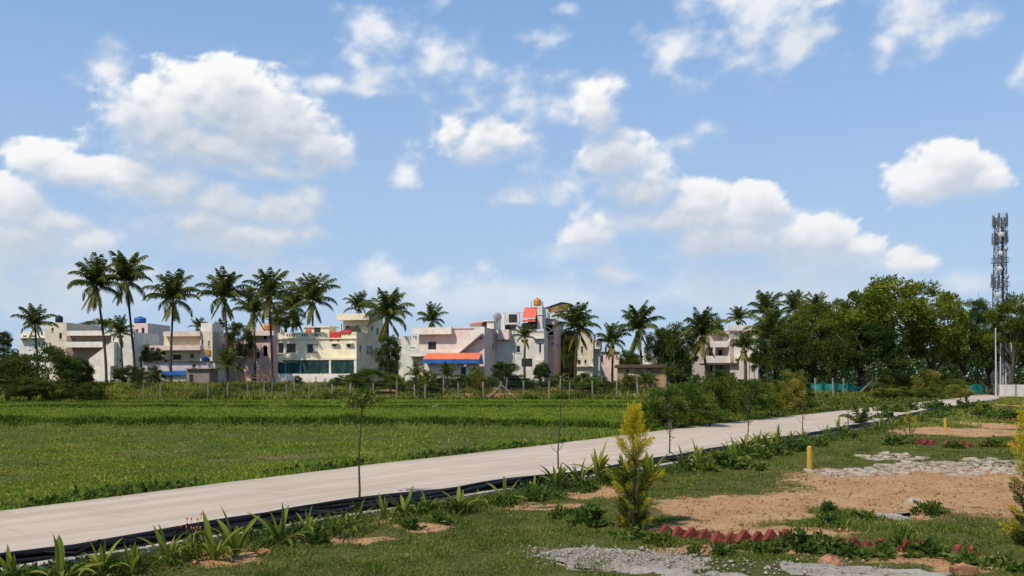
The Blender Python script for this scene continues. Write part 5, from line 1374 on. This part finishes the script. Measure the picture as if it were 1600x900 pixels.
# ======================================================================= leafy low plants
LEAFY = []
for i in range(4):
    rs = np.random.RandomState(700+i); n = (230, 200, 260, 180)[i]; k = rs.randint(0, 16, n); cc = unit(rs.normal(size=(16, 3)))*np.array([.75, .75, .6])*rs.uniform(.3, 1, (16, 1)); cc[:, 2] = np.abs(cc[:, 2])
    P = cc[k]+rs.normal(0, .10, (n, 3)); P[:, 2] = np.abs(P[:, 2]); D = unit(P*np.array([1, 1, .3])+rs.normal(size=(n, 3))*.45+np.array([0, 0, .25]))
    V, F, T = leaves_arrays(P, rs.uniform(.22, .42, n), D, np.clip(rs.normal(.42, .16, n)+.25*(rs.rand(n) < .12), 0, 1), .48, rs)
    me = np_mesh('leafy_plant', V, F, dict(tint=('FLOAT', T)))
    me.materials.append(L['leafy']); LEAFY.append(me)
ALT = {}
def leafy(px, py, wpx, hpx, label, group=None, mat='leafy', k=None):
    x, y = G(px, py, 0.0); me = LEAFY[rnd.randrange(4) if k is None else k]; o = link('leafy_plant', me, None, None, (x, y, float(lz(x, y))-.01), (0, 0, rnd.uniform(0, 6.28)))
    r_ = wpx/FPX*y/2; o.scale = (r_*1.15, r_*1.15, hpx/FPX*y*1.02)
    if mat != 'leafy': o.material_slots[0].link = 'OBJECT'; o.material_slots[0].material = L[mat]
    return tag(o, label, 'plant', group)
for (px, py, w, h_, lab) in ((915, 818, 76, 44, 'broad-leaved green plant left of the yellow conifer foot'), (880, 812, 40, 30, 'low leafy plant at the lawn edge left of the broad-leaved one'), (985, 842, 60, 32, 'leafy plant in front of the yellow conifer foot'), (1035, 850, 56, 30, 'leafy plant at the left end of the red zigzag edging'),
        (1240, 858, 70, 44, 'tall leafy plant at the right end of the red zigzag edging'), (1280, 862, 70, 36, 'dark leafy plant beside the red earth heap'), (1205, 862, 44, 26, 'low plant in front of the last zigzag bricks'), (1320, 862, 50, 30, 'leafy plant right of the dark one by the red earth'), (1292, 806, 36, 30, 'leafy weed on the red earth left of the pale slab'),
        (1410, 858, 40, 52, 'yellow green upright plant among the red bricks'), (1360, 866, 60, 34, 'weedy plant among tilted red bricks'), (1460, 866, 70, 34, 'trailing plant in the broken brick row'), (1520, 878, 80, 36, 'leafy plant near the bottom right corner'), (1580, 885, 60, 40, 'leafy plant at the bottom right edge'),
        (1398, 696, 42, 22, 'round dark green bush in front of the brick row'), (1495, 698, 34, 16, 'low dark plant in the far brick row'), (1555, 698, 44, 18, 'dark plant at the right end of the far brick row'), (1140, 732, 70, 32, 'dense dark leafy clump beside the kerb'), (1180, 734, 50, 30, 'leafy clump right of the dark one beside the kerb'),
        (1105, 736, 40, 26, 'small leafy clump left of the dark one beside the kerb'), (1345, 815, 60, 22, 'weeds along the front of the pale slab'), (1450, 800, 60, 26, 'thin weeds at the right end of the pale slab'), (1290, 822, 46, 26, 'weeds at the left end of the pale slab'), (1085, 866, 36, 22, 'small shrubby plant in front of the zigzag bricks'), (1130, 868, 44, 26, 'bushy plant in front of the middle zigzag bricks'),
        (690, 818, 50, 20, 'low weedy plant at the lawn edge in the middle'), (640, 826, 50, 22, 'green weedy plant beside the kerb strip'), (500, 846, 40, 26, 'low round plant between two strap-leaved plants'), (660, 808, 44, 24, 'small leafy plant behind the weedy one at the kerb strip'), (1455, 640, 50, 18, 'low green shrub row near the far road end'), (1520, 640, 60, 20, 'far green shrub near the compound wall'), (1560, 650, 40, 16, 'small far shrub in front of the compound wall')):
    leafy(px, py, w, h_, lab)
for i, px in enumerate(sorted(rnd.uniform(690, 1340) for _ in range(26))):
    y_ = np.interp(px, [690, 950, 1340], [800, 748, 680])+rnd.uniform(0, 12); leafy(px, y_, rnd.uniform(24, 44), rnd.uniform(14, 26), f'small leafy weed in the planting strip beside the kerb, {ORD[i]} from the left', 'leafy weeds in the planting strip')
for i, px in enumerate(sorted(rnd.uniform(1330, 1600) for _ in range(16))):
    leafy(px, rnd.uniform(640, 660), rnd.uniform(24, 44), rnd.uniform(10, 20), f'low shrub in the far planting rows right of the road, {ORD[i]} from the left', 'far low shrubs right of the road')
for i, px in enumerate(sorted(rnd.uniform(960, 1600) for _ in range(14))):
    leafy(px, np.interp(px, [960, 1600], [846, 872])+rnd.uniform(-4, 8), rnd.uniform(24, 46), rnd.uniform(12, 24), f'small green weed along the brick edging rows, {ORD[i]} from the left', 'weeds along the edging row')

# ======================================================================= golden conifers
def plume(seed, n=150):
    """a feathery spray, base green and tips golden"""
    rs = np.random.RandomState(seed); f = rs.rand(n)**.8; a = rs.uniform(0, 2*np.pi, n); r = .145*np.sin(np.pi*np.clip(f*.85+.1, 0, 1))*rs.rand(n)**.5
    P = np.stack([r*np.cos(a), r*np.sin(a), f*.85], 1); D = unit(np.stack([np.cos(a)*.7, np.sin(a)*.7, .75+.5*rs.rand(n)], 1)+rs.normal(0, .25, (n, 3)))
    return leaves_arrays(P, rs.uniform(.09, .18, n), D, np.clip(.25+.55*f+rs.normal(0, .08, n), 0, 1), .22, rs)
PL = []
for i in range(4):
    V, F, T = plume(800+i); me = np_mesh('spray', V, F, dict(tint=('FLOAT', T))); me.materials.append(L['gold']); PL.append(me)
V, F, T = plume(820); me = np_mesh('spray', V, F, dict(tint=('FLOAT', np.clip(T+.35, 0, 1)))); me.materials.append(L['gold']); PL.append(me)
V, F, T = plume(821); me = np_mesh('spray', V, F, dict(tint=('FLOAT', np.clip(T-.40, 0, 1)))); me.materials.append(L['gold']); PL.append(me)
def conifer(x, y, ht, seed, label, prof, n=90, name='golden_conifer', lit=.3):
    r_ = random.Random(seed); t = tag(empty(name, (x, y, float(lz(x, y))-.02)), label, 'conifer')
    MB().tube([(0, 0, -.1), (.01, 0, ht*.4), (-.005, .01, ht*.7), (0, 0, ht*.97)], [.030*ht/1.7, .022*ht/1.7, .012, .004], 7).build('trunk', M_twig, t)
    for i in range(n):
        f = .04+.94*((i+.5)/n)**1.35; rad = np.interp(f, [p[0] for p in prof], [p[1] for p in prof])*ht*.88
        if rad <= .002: continue
        a = i*2.39996+r_.uniform(-.5, .5); q = r_.uniform(.2, .95)**.6; rr = rad*q; s_ = (.095+.08*min(1, rad/(.2*ht)))*ht*r_.uniform(.8, 1.2)*(1.25 if f > .6 else 1)
        tilt = R(18+45*q*min(1, rad/(.12*ht)))
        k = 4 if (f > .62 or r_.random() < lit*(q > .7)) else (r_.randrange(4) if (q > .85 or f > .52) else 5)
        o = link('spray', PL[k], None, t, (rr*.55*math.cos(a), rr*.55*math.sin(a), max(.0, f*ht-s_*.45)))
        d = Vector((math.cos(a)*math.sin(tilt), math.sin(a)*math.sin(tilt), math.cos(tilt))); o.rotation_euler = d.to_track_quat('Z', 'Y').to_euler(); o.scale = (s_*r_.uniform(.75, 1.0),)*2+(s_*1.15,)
    for i in range(4):
        o = link('spray', PL[4], None, t, (r_.uniform(-.02, .02)*ht, r_.uniform(-.02, .02)*ht, ht*(.80+.035*i)), (r_.uniform(-.15, .15), r_.uniform(-.15, .15), i)); o.scale = (.07*ht, .07*ht, .17*ht)
    return t
x, y = G(990, 822)
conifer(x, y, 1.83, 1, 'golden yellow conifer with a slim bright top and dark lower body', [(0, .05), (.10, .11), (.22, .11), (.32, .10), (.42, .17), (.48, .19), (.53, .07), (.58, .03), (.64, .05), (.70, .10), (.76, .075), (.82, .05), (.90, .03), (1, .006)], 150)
x, y = G(1618, 850)
conifer(x, y, 2.0, 2, 'golden conifer cut off by the right edge of the photo', [(0, .10), (.12, .17), (.25, .12), (.38, .16), (.5, .10), (.7, .08), (.9, .05), (1, .01)], 110)
for (px, b, tp_, lab, sd) in ((1421, 692, 640, 'small dark topped conifer at the left end of the far brick row', 3), (1530, 655, 628, 'tiny yellow green conifer near the far road end', 4), (1578, 645, 618, 'small green conifer in front of the compound wall', 5)):
    x, y = G(px, b); conifer(x, y, (b-tp_)/FPX*y, sd, lab, [(0, .12), (.2, .2), (.5, .22), (.8, .16), (1, .03)], 44, lit=.15)

# ======================================================================= saplings along the road
def sapling(px, base, top, label, crown=0, seed=0, lean=0, twigs=8, box=None):
    x, y = G(px, base); ht = (base-top)/FPX*y; r_ = random.Random(seed); t = tag(empty('sapling', (x, y, float(lz(x, y))-.03)), label, 'sapling')
    pts = [Vector((0, 0, -.1))]+[Vector((lean*f*f*ht+.012*math.sin(f*9+seed), .01*math.sin(f*7), ht*f)) for f in (.12, .3, .5, .7, .85, 1)]
    tr = MB().tube(pts, [.022, .020, .017, .014, .012, .010, .005], 7)
    tips = []
    for i in range(twigs):
        f = (r_.uniform(.84, .97) if crown else r_.uniform(.25, .9)); b = pts[3].lerp(pts[5], 0)+Vector((0, 0, 0)); b = Vector((lean*f*f*ht, 0, ht*f)); a = r_.uniform(0, 6.28); ln = (r_.uniform(.14, .40) if crown else r_.uniform(.1, .28))
        e = b+Vector((math.cos(a)*ln, math.sin(a)*ln*.7, ln*(.38 if crown else .9))); tr.tube([b, b.lerp(e, .5)+Vector((0, 0, -.02)), e], [.008, .006, .003], 5); tips += [e, b.lerp(e, .75)]
    tr.build('trunk', M_twig, t)
    rs = np.random.RandomState(seed+50); n = crown if crown else 26
    P = np.array([tuple(tips[rs.randint(len(tips))]) for _ in range(n)])+rs.normal(0, .04 if crown else .02, (n, 3)); D = unit(rs.normal(size=(n, 3))+np.array([0, 0, -.2]))
    V, F, T = leaves_arrays(P, rs.uniform(.06, .11, n)*(1 if crown else .7), D, np.clip(rs.normal(.5, .22, n), 0, 1), .45, rs)
    link('foliage', np_mesh('foliage', V, F, dict(tint=('FLOAT', T))), L['bush'], t)
    if box: MB().box(-.045, .045, -.03, .03, ht*box, ht*(box+.16)).build('tree_guard', M_bark, t)
    return t
sapling(561, 786, 613, 'slender sapling with a small flat leafy crown beside the road', 300, 1, .03, 26)
sapling(872, 740, 622, 'bare thin sapling leaning slightly, second from the left along the road', 0, 2, .05, 9)
sapling(1047, 714, 618, 'bare stick sapling with a brown tag just right of the yellow conifer', 0, 3, -.02, 10, .44)
sapling(1169, 692, 614, 'bare thin sapling in front of the roadside thicket', 0, 4, .0, 10)
sapling(1254, 676, 622, 'bare thin sapling beside the yellow green bush', 0, 5, .01, 8)
sapling(1325, 668, 634, 'short twiggy sapling left of the feathery palm', 0, 6, .0, 8)
sapling(1394, 655, 622, 'short bare sapling right of the feathery palm', 0, 7, .03, 8)
sapling(1450, 647, 606, 'tall bare sapling near the far end of the road', 0, 8, .0, 8)
sapling(1472, 644, 618, 'short reddish sapling beside the tall bare one near the road end', 0, 9, .02, 8)

# red-budded weed between the strap-leaved plants
x, y = on(302, 858); t = tag(empty('flowering_weed', (x, y, float(lz(x, y)))), 'thin stemmed weed with tiny red buds above the pipes', 'plant')
fm = MB(); bm_ = MB(); r_ = random.Random(4)
for i in range(12):
    a, ln = r_.uniform(0, 6.28), r_.uniform(.22, .42); e = Vector((math.cos(a)*ln*.55, math.sin(a)*ln*.4, ln)); fm.tube([(0, 0, 0), e*.5+Vector((0, 0, .04)), e], [.004, .003, .002], 4)
    bm_.lathe([(.002, 0), (.011, .012), (.012, .026), (.003, .036)], 6, tuple(e))
fm.build('stem', M_twig, t); bm_.build('flower', M_redaw, t)
V, F, T = leaves_arrays(nr.normal(0, .09, (90, 3))*np.array([1, 1, .4])+np.array([0, 0, .10]), nr.uniform(.04, .08, 90), unit(nr.normal(size=(90, 3))+np.array([0, 0, .4])), np.clip(nr.normal(.4, .15, 90), 0, 1), .5)
link('foliage', np_mesh('foliage', V, F, dict(tint=('FLOAT', T))), L['leafy'], t)

# ======================================================================= bollards
for (px, b, tp_, lab) in ((1265, 732, 694, 'larger yellow marker post leaning in the grass'), (1477, 671, 654, 'smaller yellow marker post farther away on the lawn')):
    x, y = G(px, b); h_ = (b-tp_)/FPX*y; t = tag(empty('marker_post', (x, y, float(lz(x, y)))), lab, 'post'); t.rotation_euler = (R(2), R(-3), .5)
    w = .052
    MB().prism([(-w, -w+.02, -.1), (-w+.02, -w, -.1), (w-.02, -w, -.1), (w, -w+.02, -.1), (w, w-.02, -.1), (w-.02, w, -.1), (-w+.02, w, -.1), (-w, w-.02, -.1)], (0, 0, h_+.06)).build('shaft', M_yellow, t)
    MB().lathe([(.055, h_-.04), (.05, h_-.015), (.03, h_)], 10).build('cap', M_yellow, t)

# ======================================================================= brick edgings
def edging(name, label, pts, n, size, seed, gaps=(), tall=1.0):
    """dog-tooth row: bricks set on edge at a slant, half buried"""
    r_ = random.Random(seed); a = G(*pts[0]); t = tag(empty(name, (a[0], a[1], float(lz(*a)))), label, 'edging')
    xs = [p[0] for p in pts]; ys = [p[1] for p in pts]; o = Vector(t.location)
    q = size*.5; bm_ = MB().prism([(-q, -.035*size/.16, -q), (q, -.035*size/.16, -q), (q, -.035*size/.16, q), (-q, -.035*size/.16, q)], (0, .07*size/.16, 0)).mesh('brick')
    for i in range(n):
        if i in gaps: continue
        px = xs[0]+(xs[-1]-xs[0])*(i+.5)/n; w = G(px, float(np.interp(px, xs, ys))); p = Vector((w[0], w[1], float(lz(*w))))-o
        b = link('brick', bm_, M_brick, t, p+Vector((0, r_.uniform(-.02, .02), size*.19*tall+r_.uniform(-.02, .015))), (r_.uniform(-.25, .05), R(45)+r_.uniform(-.12, .12), r_.uniform(.15, .45)))
        b.scale = (r_.uniform(.92, 1.05),)*3
    return t
edging('brick_edging', 'row of dark red bricks set zigzag in front of the yellow conifer', [(1030, 834), (1120, 846), (1215, 850)], 9, .185, 1, (), 1.0)
edging('brick_edging', 'broken row of tilted red bricks near the bottom right', [(1220, 851), (1370, 857), (1530, 864)], 15, .175, 2, (3, 8, 12), .9)
edging('brick_edging', 'long far row of red zigzag bricks across the lawn', [(1430, 692), (1500, 696), (1600, 700)], 15, .22, 3, (3, 8), .8)
edging('brick_edging', 'farthest short row of red bricks near the right edge', [(1552, 658), (1640, 660)], 9, .26, 4, (), .8)

# ======================================================================= stone paving, slabs, loose stones
def poly_stones(name, label, area, n, seed, mat, zoff=.02, gap=.03, thick=.06):
    """crazy paving: cells of a random split, each its own stone. area: list of photo (x, y, rx, ry) patches"""
    r_ = np.random.RandomState(seed); pts = []
    for (px, py, rx, ry) in area:
        c0, c1 = G(px, py+ry), G(px, py-ry); cy = (c0[1]+c1[1])/2; cx = (px-CX)/FPX*cy; hx = rx/FPX*cy; hy = (c1[1]-c0[1])/2
        k = int(n*rx*ry/sum(a[2]*a[3] for a in area))
        rr = np.sqrt(r_.rand(k)); th = r_.uniform(0, 2*np.pi, k); pts += list(zip(cx+hx*rr*np.cos(th), cy+hy*rr*np.sin(th)))
    pts = np.array(pts)
    for _ in range(6):                                                  # even the spacing a little
        d = pts[:, None]-pts[None]; q = np.linalg.norm(d, axis=2)+np.eye(len(pts))*9; j = q.argmin(1); m = q.min(1); pts += (d[np.arange(len(pts)), j]/m[:, None])*np.clip(.24-m, 0, .05)[:, None]
    t = tag(empty(name, (pts[0][0], pts[0][1], 0)), label, 'paving'); t['kind'] = 'structure'
    if 'category' in t: del t['category']
    o = Vector((pts[0][0], pts[0][1], 0))
    for i, p in enumerate(pts):
        q = np.linalg.norm(pts-p, axis=1); nb = np.argsort(q)[1:13]
        poly = [np.array((math.cos(a), math.sin(a)))*.30 for a in np.linspace(0, 2*np.pi, 9)[:-1]+r_.rand()]
        for j in nb:                                                   # cut by the half planes to the neighbours
            nrm = (pts[j]-p); dist = np.linalg.norm(nrm)/2-gap/2; nrm = nrm/np.linalg.norm(nrm); out = []
            for a, b in zip(poly, poly[1:]+poly[:1]):
                da, db = a@nrm-dist, b@nrm-dist
                if da <= 0: out.append(a)
                if (da < 0) != (db < 0): out.append(a+(b-a)*(da/(da-db)))
            poly = out
            if len(poly) < 3: break
        if len(poly) < 3: continue
        z = float(lz(p[0], p[1]))+zoff+r_.uniform(-.012, .014); tx, ty = r_.normal(0, .09, 2)
        top = [Vector((v[0], v[1], tx*v[0]+ty*v[1])) for v in poly]; ins = [v*.9+Vector((0, 0, .012)) for v in top]; k = len(top)
        mb = MB(); mb.v = [tuple(v-Vector((0, 0, thick))) for v in top]+[tuple(v) for v in top]+[tuple(v) for v in ins]
        mb.f = [tuple(range(2*k, 3*k))]+[(a, (a+1) % k, k+(a+1) % k, k+a) for a in range(k)]+[(k+a, k+(a+1) % k, 2*k+(a+1) % k, 2*k+a) for a in range(k)]
        mb.build('paving_stone', mat, t, Vector((p[0], p[1], z))-o)
    return t
poly_stones('stone_paving', 'cracked grey stone paving at the far side of the red earth', [(1485, 730, 112, 8), (1345, 736, 60, 4), (1390, 713, 44, 4), (1575, 723, 40, 7)], 230, 3, M_stone, .005, .05, .05)
def slab(name, pts, z, mat, seed):
    """thin concrete sheet with a ragged edge, lying on the ground"""
    r_ = random.Random(seed); P = []
    for a, b in zip(pts, pts[1:]+pts[:1]):
        for k in range(8):
            f = k/8; P.append(G(a[0]+(b[0]-a[0])*f+r_.uniform(-14, 14), a[1]+(b[1]-a[1])*f+r_.uniform(-2.2, 2.2)))
    o = Vector((P[0][0], P[0][1], 0)); zz = max(float(lz(*p)) for p in P)
    mb = MB().prism([(p[0]-o.x, p[1]-o.y, -.15) for p in P], (0, 0, .15+z)); return tag(mb.build(name, mat, None, o), kind='structure')
def slabmat():
    m = bpy.data.materials.new('worn_pale_concrete'); n, l = nt(m); geo = n.new('ShaderNodeNewGeometry'); pos = geo.outputs['Position']
    c = mixc(n, l, mapr(n, l, noise(n, l, pos, 1.6, 6, .7), .35, .65), (.27, .235, .19), (.37, .325, .27))
    c = mixc(n, l, mathn(n, l, 'MULTIPLY', mapr(n, l, noise(n, l, pos, 4, 6, .75), .52, .66), .8), c, (.30, .20, .12))
    c = mixc(n, l, mathn(n, l, 'MULTIPLY', mapr(n, l, noise(n, l, pos, 5, 6, .75), .54, .64), .75), c, (.10, .095, .045))
    s = n.new('ShaderNodeBsdfPrincipled'); l.new(c, s.inputs['Base Color']); s.inputs['Roughness'].default_value = .9
    bp = n.new('ShaderNodeBump'); bp.inputs['Strength'].default_value = .6; bp.inputs['Distance'].default_value = .03; l.new(noise(n, l, pos, 9, 6, .7), bp.inputs['Height']); l.new(bp.outputs[0], s.inputs['Normal'])
    o = n.new('ShaderNodeOutputMaterial'); l.new(s.outputs[0], o.inputs[0]); return m
M_slab = slabmat()
# broken gravel and grass over the worn concrete
def in_slab(x, y): return blob_mask(x, y, [(935, 872, 105, 15), (1080, 884, 130, 16), (1260, 892, 150, 14)], .2, 1.2)
x, y = sample(42000, 9, 13.2, lambda y: X(810, y), lambda y: X(1500, y), 1.0); ok = nr.rand(len(x)) < in_slab(x, y)*np.where(x < X(1100, y), .55, .10)*np.clip(.6+fbm((x, y, 0*x), 1.5, 3)*2, .05, 1); x, y = x[ok], y[ok]; n = len(x)
sz = nr.gamma(1.8, .0055, n)+.004
V = np.stack([x, y, np.maximum(lz(x, y), .03)+sz*.05], 1)[:, None]+oc[None]*(sz[:, None]*nr.uniform(.6, 1.4, (n, 3))*np.array([1, 1, .6]))[:, None]
tag(link('gravel', np_mesh('gravel', V.reshape(-1, 3), ((np.arange(n)*6)[:, None, None]+fc[None]).reshape(-1, 3)), paint('pale_gravel', (.36, .31, .245), var=.35, scale=40, rough=.95)), kind='stuff')
x, y = sample(9000, 9, 13.4, lambda y: X(810, y), lambda y: X(1500, y), 1.0); ok = fbm((x, y, 0*x+41), 1.4, 4) > .16; x, y = x[ok], y[ok]
blades('slab_grass', np.stack([x, y, lz(x, y)*0+.03], 1), nr.uniform(.03, .09, len(x)), nr.uniform(.008, .016, len(x)), nr.uniform(.3, 1.3, len(x)), np.clip(nr.normal(.5, .15, len(x)), 0, 1), L['lawn'])
slab('concrete_slab', [(835, 868), (880, 856), (960, 857), (1075, 868), (1180, 874), (1330, 884), (1480, 895), (1500, 915), (1240, 925), (1060, 915), (960, 892), (880, 884)], .0, M_slab, 1)
slab('concrete_slab', [(1300, 802), (1410, 798), (1425, 808), (1330, 812)], -.025, M_slab, 2)
def rock(px, py, s_, label, mat, seed):
    x, y = G(px, py); r_ = random.Random(seed); me = MB().lathe([(.05, -.3), (.7, -.25), (1, .05), (.8, .45), (.35, .66), (.03, .7)], 9).mesh('stone')
    for v in me.vertices: v.co *= r_.uniform(.78, 1.2)
    o = link('stone', me, mat, None, (x, y, float(lz(x, y))), (0, 0, r_.uniform(0, 6))); o.scale = (s_, s_*.8, s_*.7); tag(o, label, 'stone')
rock(1428, 781, .16, 'single dark stone on the bare red earth', M_stone, 1)
M_clod = paint('red_clod', (.34, .155, .075), var=.35, scale=8, rough=.95, bump=.6, bscale=20)
rock(1300, 874, .20, 'reddish earth lump behind the broken brick row', M_clod, 2); rock(1505, 889, .20, 'reddish earth lump near the bottom right corner', M_clod, 3); rock(412, 866, .10, 'small red brown stone between strap-leaved plants', M_clod, 4)
rock(1400, 735, .12, 'pale stone on the far paving', M_stone, 5)
# pale stick lying in the field
a, b = G(677, 639), G(697, 637)
tag(MB().tube([(a[0], a[1], .16), ((a[0]+b[0])/2, (a[1]+b[1])/2, .19), (b[0], b[1], .17)], [.035, .03, .02], 7).build('stick', M_pole), 'pale stick lying in the far part of the green field', 'stick')
